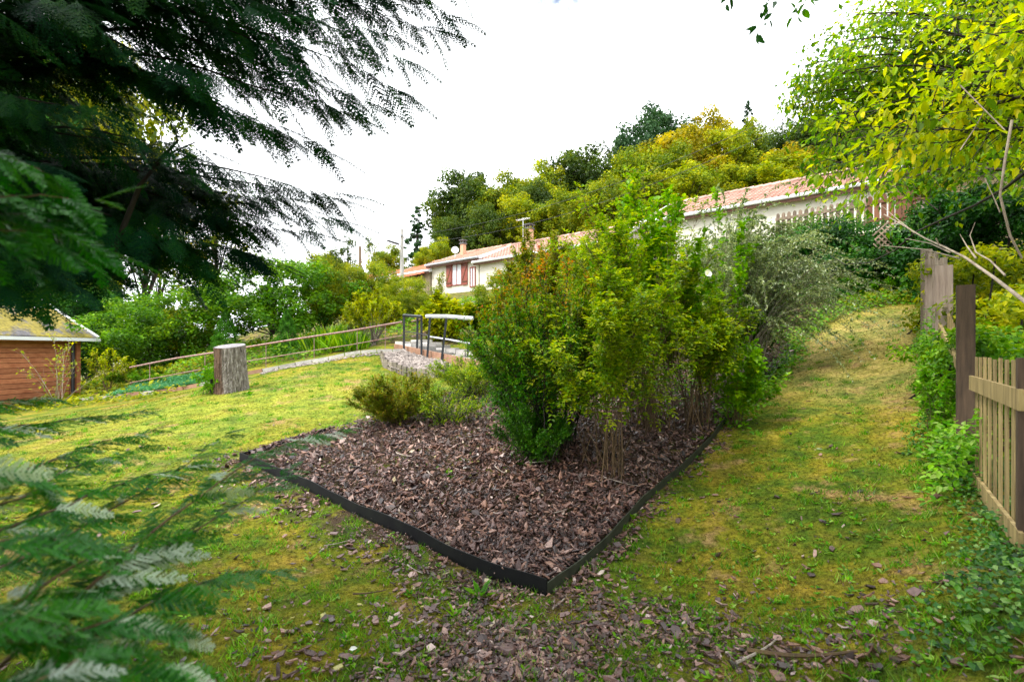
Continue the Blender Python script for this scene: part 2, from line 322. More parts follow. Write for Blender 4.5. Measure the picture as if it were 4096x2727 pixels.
def chips(x, y, lift, size, rng, name, label=None, mat=None, tilt=.55, layers=.02, bias=0, k=5):
    n = len(x); z = H(x, y) + lift + rng.random(n) * layers
    Nn = unit(np.stack([rng.normal(0, tilt, n), rng.normal(0, tilt, n), np.ones(n)], -1)); az = rng.random(n) * 2 * math.pi
    D = unit(np.cross(Nn, np.stack([np.cos(az), np.sin(az), np.zeros(n)], -1))); X = np.cross(Nn, D)
    L = size * np.exp(rng.normal(0, .55, n)).clip(.3, 2.6); Wd = L * rng.uniform(.22, .75, n); T = np.minimum(L*.07, .004)*rng.uniform(.6, 1.4, n)
    ang = np.array({3: [0, 2.2, 4.1], 4: [0, 1.5, 3.1, 4.6], 5: [0, 1.2, 2.4, 3.8, 5.1]}[k]); rad = .5 * rng.uniform(.55, 1.3, (n, k))
    a = (np.cos(ang) * rad) * L[:, None]; b = (np.sin(ang) * rad) * Wd[:, None]
    P0 = np.stack([x, y, z], -1); curl = rng.uniform(-.8, 1.6, n)[:, None] * (a / L[:, None])**2 * L[:, None] * .5
    top = P0[:, None] + D[:, None]*a[..., None] + X[:, None]*b[..., None] + Nn[:, None]*(curl + T[:, None])[..., None]
    bot = top - Nn[:, None] * (T * 2)[:, None, None]
    V = np.concatenate([top, bot], 1).reshape(-1, 3); bi = np.arange(n)[:, None] * 2 * k
    r = np.repeat(np.clip(rng.beta(1.5, 1.9, n) + bias, 0, 1), 2*k)
    g = G(); g.add(V, bi + np.arange(k), r)
    for j in range(k):
        j2 = (j+1) % k; g.P.setdefault(4, []).append(bi + [j, j+k, j2+k, j2])
    return g.build(name, mat or M['mulch'], kind='stuff', label=label)
def polar(n, rng, r0, r1, a0=-50, a1=50, pw=1.0):
    q = rng.random(n); r = (r0**(1-pw) + q*(r1**(1-pw) - r0**(1-pw)))**(1/(1-pw)) if pw != 1 else r0*(r1/r0)**q
    a = np.radians(rng.uniform(a0, a1, n)); return r*np.sin(a), r*np.cos(a)
x, y = polar(110000, R, 3.2, 12.5, -40, 38, 1.25); k = inpoly(x, y, BED) & (pdist(x, y, BED_R) > .03) & (pdist(x, y, BED_L) > .03); x = x[k][:29000]; y = y[k][:29000]
chips(x, y, .03, .044 + 0*x, R, 'bark_mulch', tilt=.65, layers=.06, k=4)
# bark spilled outside the edging
x, y = polar(95000, R, 1.9, 9, -50, 50, 1.0)
dd = np.minimum(pdist(x, y, BED_L), pdist(x, y, BED_R)*2.2)
pr = np.exp(-(dd/.36)**2) * .85 + .6*np.exp(-((x-.15)**2/.9+(y-2.75)**2/.2)) + .02 + .10*np.exp(-((x-.9)**2/1.5+(y-2.6)**2/.8))
pr *= np.clip(.75 + .8*np.sin(x*4.1+1+np.sin(y*3))*np.sin(y*5.3+x), .12, 1.3)
k = (~inpoly(x, y, BED)) & (R.random(len(x)) < pr) & (pdist(x, y, BED_L) > .03) & (pdist(x, y, BED_R) > .03)
x, y = x[k][:14000], y[k][:14000]
chips(x, y, .004, .034 + 0*x, R, 'scattered_bark', tilt=.4, layers=.02, bias=.06)
x, y = polar(90000, R, 1.9, 7.5, -42, 42, 1.1); dd = np.minimum(pdist(x, y, BED_L), pdist(x, y, BED_R)*2.2)
k = (inpoly(x, y, BED) & (R.random(len(x)) < .6)) | (~inpoly(x, y, BED) & (R.random(len(x)) < np.exp(-(dd/.35)**2)*.45+.35*np.exp(-((x-.2)**2/.9+(y-2.75)**2/.3))+.02)); k &= (pdist(x, y, BED_L) > .02) & (pdist(x, y, BED_R) > .02)
x, y = x[k][:22000], y[k][:22000]; chips(x, y, np.where(inpoly(x, y, BED), .06, .008), .017+0*x, R, 'bark_crumbs', tilt=.7, layers=.035, k=3)
M['edging'] = solid('edging_steel', (.004,.004,.006), (.010,.011,.010), 6, .6, 0, .15, .002, spec=.2)
M['edging_green'] = solid('edging_green', (.022,.026,.018), (.05,.055,.035), 9, .6, 0, .25, .003, spec=.25)
def strip(pts, h0, h1, th, name, mat, label, seg=.12, parent=None):
    pts = np.array(pts); d = np.r_[0, np.cumsum(np.linalg.norm(np.diff(pts[:, :2], axis=0), axis=1))]; n = max(4, int(d[-1]/seg))
    s = np.linspace(0, d[-1], n); x = np.interp(s, d, pts[:, 0]); y = np.interp(s, d, pts[:, 1])
    for _ in range(3): x[1:-1] = (x[:-2]+x[2:]+2*x[1:-1])/4; y[1:-1] = (y[:-2]+y[2:]+2*y[1:-1])/4
    tx = np.gradient(x); ty = np.gradient(y); l = np.hypot(tx, ty); nx, ny = -ty/l, tx/l; z = H(x, y)
    x = x + .012*np.sin(s*2.3) + .005*np.sin(s*5); z = np.convolve(np.pad(z, 4, mode='edge'), np.ones(9)/9, 'valid'); z = z + .006*np.sin(s*4.3+1) + .004*np.sin(s*11)
    V = np.stack([np.stack([x+nx*th*a, y+ny*th*a, z+b], -1) for a, b in ((-.5,h0),(-.5,h1),(.5,h1),(.5,h0))], 1); i = np.arange(n*4).reshape(n, 4)
    g = G(); q = np.stack([i[:-1], np.roll(i, -1, 1)[:-1], np.roll(i, -1, 1)[1:], i[1:]], -1).reshape(-1, 4); g.add(V.reshape(-1, 3), q)
    g.P[4].append(np.array([[0,1,2,3],[4*n-4,4*n-3,4*n-2,4*n-1]]))
    return g.build(name, mat, parent=parent, label=label, category=None if parent else 'edging', origin=None if parent else pts[0])
strip(BED_L, -.06, .11, .010, 'bed_edging', M['edging'], 'black metal edging strip along the front left side of the bark bed')
strip(BED_R, -.06, .08, .010, 'bed_edging', M['edging_green'], 'dull green metal edging strip between the bark bed and the mossy path')
strip(BED_B, -.06, .07, .010, 'bed_edging', M['edging'], 'short dark edging strip at the back left corner of the bed by the lawn')

# ------------------------------------------------------------ grass and moss blades
mb, t, p = newmat('moss_blade'); gc, n3, P = ground_col(t); a = t.nodes.new('ShaderNodeAttribute'); a.attribute_name = 'rnd'
v = ramp(t, [(.55,.6,.45), (1.0,1.0,.9), (1.5,1.45,1.1)], a.outputs['Fac'])
cc = mixc(t, gc, v.outputs[0], 1.0, 'MULTIPLY'); t.links.new(cc, p.inputs['Base Color']); p.inputs['Roughness'].default_value = .7; p.inputs['Specular IOR Level'].default_value = .2
tr = t.nodes.new('ShaderNodeBsdfTranslucent'); t.links.new(cc, tr.inputs[0]); ms = t.nodes.new('ShaderNodeMixShader'); ms.inputs[0].default_value = .3
t.links.new(p.outputs[0], ms.inputs[1]); t.links.new(tr.outputs[0], ms.inputs[2]); t.links.new(ms.outputs[0], t.nodes['Material Output'].inputs[0])
def blades(x, y, hgt, wid, lean, rng, name, mat):
    n = len(x); P0 = np.stack([x, y, H(x, y) - .004], -1); az = rng.random(n)*2*math.pi
    s = np.stack([np.cos(az), np.sin(az), 0*az], -1); a2 = rng.random(n)*2*math.pi
    tip = P0 + np.stack([np.cos(a2)*lean*hgt, np.sin(a2)*lean*hgt, hgt], -1)
    V = np.stack([P0 - s*wid[:, None]/2, P0 + s*wid[:, None]/2, tip], 1).reshape(-1, 3)
    g = G(); g.add(V, np.arange(n*3).reshape(n, 3), np.repeat(rng.random(n), 3)); g.build(name, mat, kind='stuff')
x, y = polar(370000, R, 1.6, 15, -48, 48, 1.0)
k = (~inpoly(x, y, BED)) & ~((x > 3.5) & (y > 11.2)); patch = np.sin(x*2.1+np.sin(y*1.3)*2)*np.sin(y*1.9+x)
dens = .7 + .3*patch; dens *= np.clip(pdist(x, y, BED_L)*1.8, .08, 1) * np.clip(pdist(x, y, BED_R)*3.5, .2, 1)
dens *= 1 - .8*np.exp(-((x-.1)**2/1.1+(y-2.75)**2/.16))
k &= R.random(len(x)) < dens; x, y = x[k], y[k]; n = len(x); r = np.hypot(x, y)
tuft = np.clip(np.sin(x*7.3+y*3)*np.sin(y*6.1-x*2)-.3, 0, 1)
hg = R.uniform(.006, .018, n) * (1 + r*.05) + tuft * R.uniform(0, .018, n)
blades(x, y, hg, .004 + .0012*r, 1.2, R, 'moss_and_grass', mb)
# separate taller tufts
tx, ty = polar(1700, R, 2, 14, -48, 48, .8); k = ~inpoly(tx, ty, BED) & ~((tx > 3.5) & (ty > 11.2)); tx, ty = tx[k], ty[k]
x = np.repeat(tx, 26) + R.normal(0, .03, len(tx)*26); y = np.repeat(ty, 26) + R.normal(0, .03, len(tx)*26); n = len(x)
blades(x, y, R.uniform(.025, .065, n), .004 + .0010*np.hypot(x, y), .7, R, 'grass_tufts', M['weed'])

# small weeds, clover and rosettes
def rosettes(cx, cy, nl, L, W, name, mat, up=.45, lift=.01, big=True, **kw):
    n = len(cx); x = np.repeat(cx, nl) + R.normal(0, .01, n*nl); y = np.repeat(cy, nl) + R.normal(0, .01, n*nl); az = R.random(n*nl)*2*math.pi
    el = R.uniform(.05, up*2, n*nl); D = np.stack([np.cos(az)*np.cos(el), np.sin(az)*np.cos(el), np.sin(el)], -1)
    N = np.stack([-np.cos(az)*np.sin(el), -np.sin(az)*np.sin(el), np.cos(el)], -1)
    LL = np.repeat(np.broadcast_to(L, (n,)), nl) * R.uniform(.5, 1.2, n*nl); P0 = np.stack([x, y, H(x, y)+lift], -1)
    g = G(); g.leaves(P0, D, N, LL, LL*W, R.random(n*nl), big); return g.build(name, mat, **kw)
cx, cy = polar(2600, R, 1.9, 10, -48, 48, 1.0); k = ~inpoly(cx, cy, BED) | (R.random(len(cx)) < .13)
k &= R.random(len(cx)) < .25 + .75*np.exp(-((cx-2.2)**2+(cy-3.2)**2)/2.2)
rosettes(cx[k], cy[k], 6, .035, .55, 'clover_weeds', M['weed'], kind='stuff')

# ------------------------------------------------------------ generic shrub / tree builders
def shrub(name, label, cat, base, height, spread, nst, ntw, nlf, LL, LW, lmat, smat, start=.3, twl=.35, sr=.012, droop=0., up=.5, lean=(0, 0), seed=1, tip=None,
          inner=.0, big=False, group=None, origin_spread=.06, bare=0, rndtop=None, leaf_part='foliage', stem_part='stems', pin=False):
    rng = np.random.default_rng(seed); base = np.array(base, float); root = thing(name, label, cat, base, group)
    az = rng.random(nst)*2*math.pi; rr = spread*np.sqrt(rng.random(nst)); hh = height*rng.uniform(.72, 1.0, nst)*(1-.38*(rr/spread)**2)
    K = 9; tt = np.linspace(0, 1, K)[None, :, None]
    B0 = base + np.stack([rng.normal(0, origin_spread, nst), rng.normal(0, origin_spread, nst), -.03+0*az], -1)
    E = base + np.stack([np.cos(az)*rr + lean[0]*hh/height, np.sin(az)*rr + lean[1]*hh/height, hh], -1)
    Cc = B0*.55 + E*.45; Cc[:, 2] = base[2] + hh*(.62 + droop*.6)
    L = (1-tt)**2*B0[:, None] + 2*tt*(1-tt)*Cc[:, None] + tt**2*E[:, None]
    L += rng.normal(0, .012*height**.5, L.shape)*tt
    g = G(); g.tubes(L, sr*(1-.75*np.linspace(0, 1, K))[None]*rng.uniform(.6, 1.2, (nst, 1)), 4, rng.random(nst))
    # twigs
    T = nst*ntw; si = np.repeat(np.arange(nst), ntw); ts = start + (1-start)*rng.random(T)**.8*.99
    f = ts*(K-1); i0 = np.minimum(f.astype(int), K-2); fr = (f-i0)[:, None]; P = L[si, i0]*(1-fr)+L[si, i0+1]*fr; tg = unit(L[si, i0+1]-L[si, i0])
    q = unit(rng.normal(0, 1, (T, 3))); out = unit(P - (base+[0, 0, height*.45])); d = unit(tg*.7 + q*.8 + out*.5 + np.array([0, 0, up])*1.)
    tl = twl*rng.uniform(.4, 1.15, T)*(1.15-.6*ts); k4 = np.linspace(0, 1, 3)[None, :, None]
    TL = P[:, None] + d[:, None]*tl[:, None, None]*k4; TL[..., 2] -= (droop*tl)[:, None]*np.linspace(0, 1, 3)**2*.9
    g.tubes(TL, sr*.28*(1-.7*np.linspace(0, 1, 3))[None]*np.ones((T, 1)), 3, rng.random(T)); g.build(stem_part, smat, root, smooth=True)
    if bare: keep = rng.random(T) > bare; TL = TL[keep]; T = len(TL)
    # leaves
    m = T*nlf; ti = np.repeat(np.arange(T), nlf); tf = rng.random(m)**.75; f = tf*2; i0 = np.minimum(f.astype(int), 1); fr = (f-i0)[:, None]
    P = TL[ti, i0]*(1-fr)+TL[ti, i0+1]*fr; tg = unit(TL[ti, i0+1]-TL[ti, i0]); q = unit(rng.normal(0, 1, (m, 3)))
    D = unit(tg*.6 + q*.9 + np.array([0, 0, -.15])); N = unit(q*.5 + np.array([0, 0, 1.])+unit(P-base)*.3)
    l = LL*rng.uniform(.55, 1.2, m); P = P + D*l[:, None]*.1
    if pin:
        mg_ = m//5*5; P = P[:mg_:5]; D = D[:mg_:5]; N = unit(N[:mg_:5]+[0, 0, .6]); l = l[:mg_:5]; ti = np.repeat(ti[:mg_:5], 5); X = unit(np.cross(D, N)); a5 = np.array([0, 1, -1, 1, -1]); o5 = np.array([2.1, 1.5, 1.5, .7, .7])
        q5 = P[:, None]+D[:, None]*(l[:, None]*o5)[..., None]; q5[..., 2] -= (l[:, None]*o5)**2*2.2
        D5 = unit(D[:, None]*(1-.45*np.abs(a5))[:, None]+X[:, None]*a5[:, None]*.95+rng.normal(0, .1, (len(P), 5, 3))); P = q5.reshape(-1, 3); D = D5.reshape(-1, 3); N = np.repeat(N, 5, 0); l = np.repeat(l, 5); m = len(P)
    rnd = np.clip(rng.beta(2, 2, m)*.55 + rng.beta(1.6, 1.8, T)[ti]*.5 - .02, 0, 1)
    hrel = np.clip((P[:, 2]-base[2])/height, 0, 1.1)
    if rndtop is not None: rnd = np.clip(rnd*.55 + rndtop*(hrel**2)*rng.uniform(.3, 1, m), 0, 1)
    gl = G(); gl.leaves(P, D, N, l, l*LW, rnd, big); gl.build(leaf_part, lmat, root)
    return root

def crown_leaves(rng, cens, rads, n, size, asp=.62, flat=.8, sh=.35, up=.55):
    """leaf-sized faces spread through clumps"""
    k = rng.choice(len(cens), n, p=(rads**2)/np.sum(rads**2)); q = unit(rng.normal(0, 1, (n, 3))); rad = rads[k]*(rng.random(n)**sh)
    P = cens[k] + q*rad[:, None]*np.array([1, 1, flat]); N = unit(q + rng.normal(0, .45, (n, 3)) + np.array([0, 0, up])); D = unit(np.cross(N, rng.normal(0, 1, (n, 3))))
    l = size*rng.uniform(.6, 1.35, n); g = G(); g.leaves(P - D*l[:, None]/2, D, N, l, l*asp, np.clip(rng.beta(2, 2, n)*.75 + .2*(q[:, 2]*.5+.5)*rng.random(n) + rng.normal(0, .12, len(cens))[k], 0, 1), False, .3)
    return g
def tree_proto(name, label, cat, h, w, n, size, nclump, clr, lmat, bmat, seed, kind='round', tr=.22, base_frac=.25, group=None, sh=.35):
    rng = np.random.default_rng(seed); root = thing(name, label, cat, (0, 0, 0), group)
    if kind == 'round':
        q = unit(rng.normal(0, 1, (nclump, 3))); rr = rng.random(nclump)**.4; cz = h*(.5+base_frac/2); hz = h*(1-base_frac)/2
        cens = np.array([0, 0, cz]) + q*rr[:, None]*np.array([w/2-clr*.6, w/2-clr*.6, hz-clr*.5]); cens[:, :2] *= (1 + rng.normal(0, .12, (nclump, 1)))
        rads = clr*rng.uniform(.55, 1.25, nclump); g = crown_leaves(rng, cens, rads, n, size, sh=sh)
    elif kind == 'spire':
        z = base_frac*h + (1-base_frac)*h*rng.random(nclump)**1.2*.96; rel = (z-base_frac*h)/((1-base_frac)*h); a = rng.random(nclump)*2*math.pi
        rad = w/2*(1-rel)**.85*rng.uniform(.25, 1.05, nclump); cens = np.stack([np.cos(a)*rad, np.sin(a)*rad, z - rad*.35], -1)
        rads = clr*(1.15-rel*.8)*rng.uniform(.6, 1.2, nclump); g = crown_leaves(rng, cens, rads, n, size, flat=.45, sh=sh, asp=.4)
    elif kind == 'cone':
        th = rng.random(n)*2*math.pi; rel = rng.random(n)**1.4; lob = 1 + .16*np.sin(th*5+rel*23) + .12*np.sin(th*3-rel*31)
        rad = w/2*np.clip(1.15*(1-rel)**.75, 0, 1)*lob*rng.uniform(.75, 1.02, n)*np.clip(rel*9+.55, 0, 1)
        P = np.stack([np.cos(th)*rad, np.sin(th)*rad, rel*h], -1); N = unit(np.stack([np.cos(th), np.sin(th), .4+0*th], -1) + rng.normal(0, .4, (n, 3)))
        D = unit(np.array([0, 0, 1.]) + rng.normal(0, .45, (n, 3))); g = G(); l = size*rng.uniform(.6, 1.3, n); g.leaves(P-D*l[:, None]*.4, D, N, l, l*.5, rng.random(n)*.7 + .3*(lob-1)*2, False)
        cens = np.array([[0, 0, h*.5]])
    g.build('crown', lmat, root)
    b = G(); kk = 8; zt = np.linspace(-.4, h*.86 if kind != 'round' else h*.75, kk); tp = np.stack([np.cumsum(rng.normal(0, .012*h, kk)), np.cumsum(rng.normal(0, .012*h, kk)), zt], -1)
    if kind == 'spire': tp[:, :2] *= .3
    b.tube(tp, tr*(1-.8*np.linspace(0, 1, kk)), 8)
    nb = min(len(cens), 26); sel = rng.choice(len(cens), nb, replace=False)
    for c_ in cens[sel]:
        f = np.clip((c_[2]/h - .25)*.9, .12, .92); s0 = np.array([np.interp(f*h*.85, zt, tp[:, i]) for i in range(3)])
        mid = (s0+c_)/2 + np.array([0, 0, -.03*h if kind == 'spire' else .02*h]); b.tube([s0, mid, c_], [tr*.35, tr*.22, tr*.06], 5, False)
    b.build('trunk', bmat, root, smooth=True); return root

# ------------------------------------------------------------ wooded hill behind the houses
def setp(o, loc, rz, sc, label=None): o.location = [float(a) for a in loc]; o.rotation_euler = (0, 0, rz); o.scale = sc
protos = {}
def plant(kind, u, vtop, Y, wpx, mat, label, vbase=None, group=None, rz=None, name=None, cat='tree'):
    """kind prototype placed so that it stands on the ground at its real size"""
    base = on(u, Y); top = CAMZ + (HOR-vtop)/F*Y; h = max(1.0, top-base[2]); w = wpx/F*Y
    rz = R.random()*6.28 if rz is None else rz
    if kind not in protos:
        H0, W0, fn = KINDS[kind]; o = fn(label); protos[kind] = o; setp(o, base, rz, (w/W0, w/W0, h/H0)); o['label'] = label
        ch = [c for c in o.children if c.name.split('.')[0] == 'crown'][0]; ch.material_slots[0].link = 'OBJECT'; ch.material_slots[0].material = mat
        if group: o['group'] = group
    else:
        H0, W0, fn = KINDS[kind]; o = copy_thing(protos[kind], base, rz, (w/W0, w/W0, h/H0), label, group, {'crown': mat})
    if group is None and 'group' in o: del o['group']
    if name: o.name = name
    return o
KINDS = {
 'oak': (10, 8, lambda l: tree_proto('broadleaf_tree', l, 'tree', 10, 8, 17000, .27, 150, .85, M['olive'], M['bark'], 11)),
 'ash': (10, 7, lambda l: tree_proto('broadleaf_tree', l, 'tree', 10, 7, 15000, .25, 110, .8, M['olive'], M['bark'], 12, base_frac=.15)),
 'spruce': (10, 5, lambda l: tree_proto('spruce_tree', l, 'tree', 10, 5, 9000, .28, 130, .55, M['spruce'], M['darkbark'], 13, 'spire', .15, .1)),
 'sparse': (10, 5, lambda l: tree_proto('airy_tree', l, 'tree', 10, 5, 2600, .22, 60, .6, M['forest'], M['bark'], 14, 'round', .12, .25)),
 'larch': (10, 5, lambda l: tree_proto('sparse_conifer', l, 'tree', 10, 5, 1500, .22, 90, .45, M['spruce'], M['darkbark'], 15, 'spire', .1, .15)),
 'hazel': (4, 5.5, lambda l: tree_proto('leafy_tree', l, 'tree', 4, 5.5, 19000, .12, 130, .45, M['green'], M['bark'], 16, 'round', .06, .04)),
 'thuja': (1.8, .9, lambda l: tree_proto('thuja_shrub', l, 'shrub', 1.8, .9, 9000, .05, 10, .2, M['thuja'], M['bark'], 17, 'cone', .04, .0)),
}
forest = [  # kind, u, vtop, Y, width px, material, label
 ('spruce', 417, 209, 58, 44, 'spruce', 'dark spruce standing alone left of the wooded hill, behind the lamp pole'),
 ('oak', 467, 181, 60, 66, 'forest', 'dark green rounded tree at the left end of the wooded hill'),
 ('ash', 505, 182, 56, 50, 'olive', 'olive yellow tree just right of the dark rounded tree on the hill'),
 ('ash', 541, 171, 58, 46, 'yelgreen', 'yellow green tree above the chimney of the pink roofed house'),
 ('oak', 584, 157, 62, 66, 'forest', 'broad dark green tree in the middle of the wooded hill'),
 ('sparse', 612, 150, 66, 40, 'forest', 'thin crowned tree in the dip of the hill skyline'),
 ('oak', 655, 110, 66, 64, 'spruce', 'bluish dark pine on the hill crest with an open crown'),
 ('oak', 644, 150, 56, 60, 'olive', 'olive tree leaning out from the hill in front of the blue pine'),
 ('oak', 683, 133, 54, 66, 'gold', 'golden orange tree in the middle of the wood'),
 ('ash', 708, 114, 60, 56, 'gold', 'tall golden brown tree on the crest right of the blue pine'),
 ('ash', 722, 134, 52, 50, 'yelgreen', 'yellow green tree below the tall golden brown crest tree'),
 ('spruce', 748, 103, 62, 34, 'spruce', 'narrow spruce with a pointed tip against the sky'),
 ('ash', 752, 124, 56, 42, 'olive', 'russet olive tree under the narrow spruce'),
 ('larch', 782, 104, 60, 36, 'spruce', 'nearly bare conifer with a thin mast like trunk'),
 ('ash', 775, 160, 44, 60, 'yelgreen', 'low golden yellow tree above the right hand tiled roof'),
 ('ash', 734, 170, 46, 46, 'olive', 'olive bush like tree left of the golden yellow one'),
 ('oak', 810, 120, 50, 60, 'forest', 'green tree half hidden behind the leaning yellow leaved tree'),
 ('ash', 690, 168, 44, 52, 'yelgreen', 'light green tree directly above the right hand tiled roof'),
 ('ash', 640, 180, 46, 56, 'olive', 'olive tree above the gap between the tiled roofs'),
 ('oak', 600, 190, 44, 50, 'olive', 'mid green tree behind the right end of the pink roof'),
 ('ash', 560, 200, 48, 46, 'olive', 'low tree filling the wood above the pink roof'),
 ('ash', 520, 205, 50, 44, 'yelgreen', 'low yellowish tree just behind the tall chimney'),
 ('ash', 487, 215, 50, 40, 'forest', 'low dark tree behind the small white house'),
 ('ash', 443, 243, 46, 24, 'yelgreen', 'small bright yellow tree beside the small chimney'),
 ('ash', 424, 252, 44, 18, 'yelgreen', 'small yellow green tree over the far red roof'),
 ('sparse', 347, 236, 52, 26, 'forest', 'thin tree left of the wooden pole, against the sky'),
 ('sparse', 372, 240, 54, 26, 'olive', 'thin tree right of the wooden pole, against the sky'),
 ('ash', 333, 255, 48, 26, 'forest', 'small dark tree at the left end of the skyline'),
 ('ash', 392, 250, 50, 26, 'olive', 'yellowish tree below the street lamp'),
 ('oak', 860, 110, 46, 80, 'forest', 'large green tree on the hill far behind the picket fence'),
 ('oak', 940, 90, 44, 90, 'yelgreen', 'large yellowish tree on the slope behind the upper right branches'),
 ('ash', 536, 192, 54, 44, 'forest', 'shaded tree between the chimney and the yellow green tree on the hill'),
 ('ash', 622, 168, 58, 50, 'yelgreen', 'pale tree in the saddle of the hill skyline'),
 ('ash', 450, 222, 54, 40, 'forest', 'dark low tree at the left foot of the wooded hill'),
 ('oak', 668, 150, 50, 60, 'olive', 'olive tree under the golden orange one'),
 ('ash', 790, 150, 46, 50, 'gold', 'golden tree at the foot of the nearly bare conifer'),
 ('oak', 1010, 110, 40, 90, 'olive', 'large olive tree at the right edge of the hillside'),
]
for i, (k_, u, vt, Y, wp, m_, lab) in enumerate(forest): plant(k_, u, vt-(13 if 455 < u < 640 else 7), Y, wp*(1.42 if k_ in ('oak', 'ash') else 1.15), M[m_], lab)
# far wood filling behind the rows as one mass
rng = np.random.default_rng(5); g = G()
cs = []; rs = []
for i in range(150):
    u = rng.uniform(440, 1050); Y = rng.uniform(62, 80); cx = (u-512)/F*Y; hb = h1(cx, Y); cs.append((cx, Y, hb+rng.uniform(1, 6))); rs.append(rng.uniform(1.6, 3))
gg = crown_leaves(rng, np.array(cs), np.array(rs), 26000, .5); gg.build('distant_wood', M['forest'], kind='stuff')

# ------------------------------------------------------------ houses along the street
M['render'] = solid('cream_render', (.56,.51,.42), (.78,.74,.65), .7, .9, 0, .15, .004)
M['render2'] = solid('ochre_render', (.50,.40,.26), (.62,.52,.36), 1.5, .9, 0, .15, .004)
M['tile'] = solid('pink_roof_tile', (.36,.20,.155), (.52,.34,.28), 1.4, .8, 0, .4, .01)
M['tile_old'] = solid('old_roof_tile', (.36,.20,.14), (.52,.33,.25), 1.2, .85, 0, .5, .01)
M['tile_red'] = solid('red_roof_tile', (.48,.15,.08), (.62,.26,.15), 1.2, .8, 0, .4, .01)
M['whitep'] = solid('white_paint', (.72,.74,.78), (.82,.83,.85), 3, .45, 0, .1, .002)
M['darkline'] = solid('dark_coping', (.06,.06,.07), (.14,.13,.13), 5, .7)
M['brownwood'] = solid('brown_wood', (.09,.035,.02), (.17,.07,.04), 10, .6, stretch=(1,1,.2))
M['redshutter'] = solid('red_brown_shutter', (.22,.05,.035), (.30,.085,.06), 6, .55, 0, .15)
M['zinc'] = solid('zinc', (.34,.37,.42), (.5,.53,.58), 6, .35, .6, .1)
M['brickch'] = solid('chimney_brick', (.45,.25,.15), (.62,.40,.27), 20, .85, 0, .5)
M['glass'] = solid('window_glass', (.05,.06,.07), (.09,.10,.12), 2, .08, 0, .0, spec=.8)
M['curtain'] = solid('net_curtain', (.60,.62,.70), (.78,.79,.84), 9, .9, 0, .3, stretch=(6,6,.4))
M['black'] = solid('black_metal', (.012,.013,.016), (.03,.03,.035), 8, .4, 0, .1)
SX = np.array([.77, -.638, 0]); SX /= np.linalg.norm(SX); SY = np.array([-SX[1], SX[0], 0])   # along the street, and away from us
O0 = np.array([9.2, 26.5, 0.])
def sp(t, d, z): return O0 - SX*t + SY*d + np.array([0, 0, z])   # t metres down the street to the left, d back, z up
def sbox(t0, t1, d0, d1, z0, z1, g=None, r=.5): g = g or G(); return g.box(sp((t0+t1)/2, (d0+d1)/2, (z0+z1)/2), (abs(t1-t0), abs(d1-d0), abs(z1-z0)), SX, (0, 0, 1), r)
def roof_mesh(g, t0, t1, d0, z0, d1, z1, pitch=.26, crs=.36):
    """one tiled slope: rounded tile rows with real steps; t0 is the left end"""
    n = int(abs(t0-t1)/pitch); m = int(math.hypot(d1-d0, z1-z0)/crs)
    tt = np.linspace(t0, t1, n*4+1); prof = .045*np.abs(np.sin(np.arange(n*4+1)*math.pi/4)); up = unit(np.array([-(z1-z0), (d1-d0)]))
    rows = []; 
    for j in range(m):
        for e, l in ((0, .05), (1, .0)):
            f = (j+e)/m; rows.append((d0+(d1-d0)*f, z0+(z1-z0)*f, l))
    V = []; rr = []
    for (d, z, l) in rows:
        k = prof + l; V.append(O0 - SX*tt[:, None] + SY*(d+up[0]*k)[:, None] + np.array([0, 0, 1.])*(z+up[1]*k)[:, None])
    jit = np.repeat(np.repeat(R.random((m, n)), 2, 0), 4, 1); jit = np.concatenate([jit, jit[:, -1:]], 1)
    idx = np.arange(len(rows)*len(tt)).reshape(len(rows), len(tt))
    g.add(np.concatenate(V), np.stack([idx[:-1,:-1], idx[:-1,1:], idx[1:,1:], idx[1:,:-1]], -1).reshape(-1, 4), .3 + .4*jit.ravel()); return g
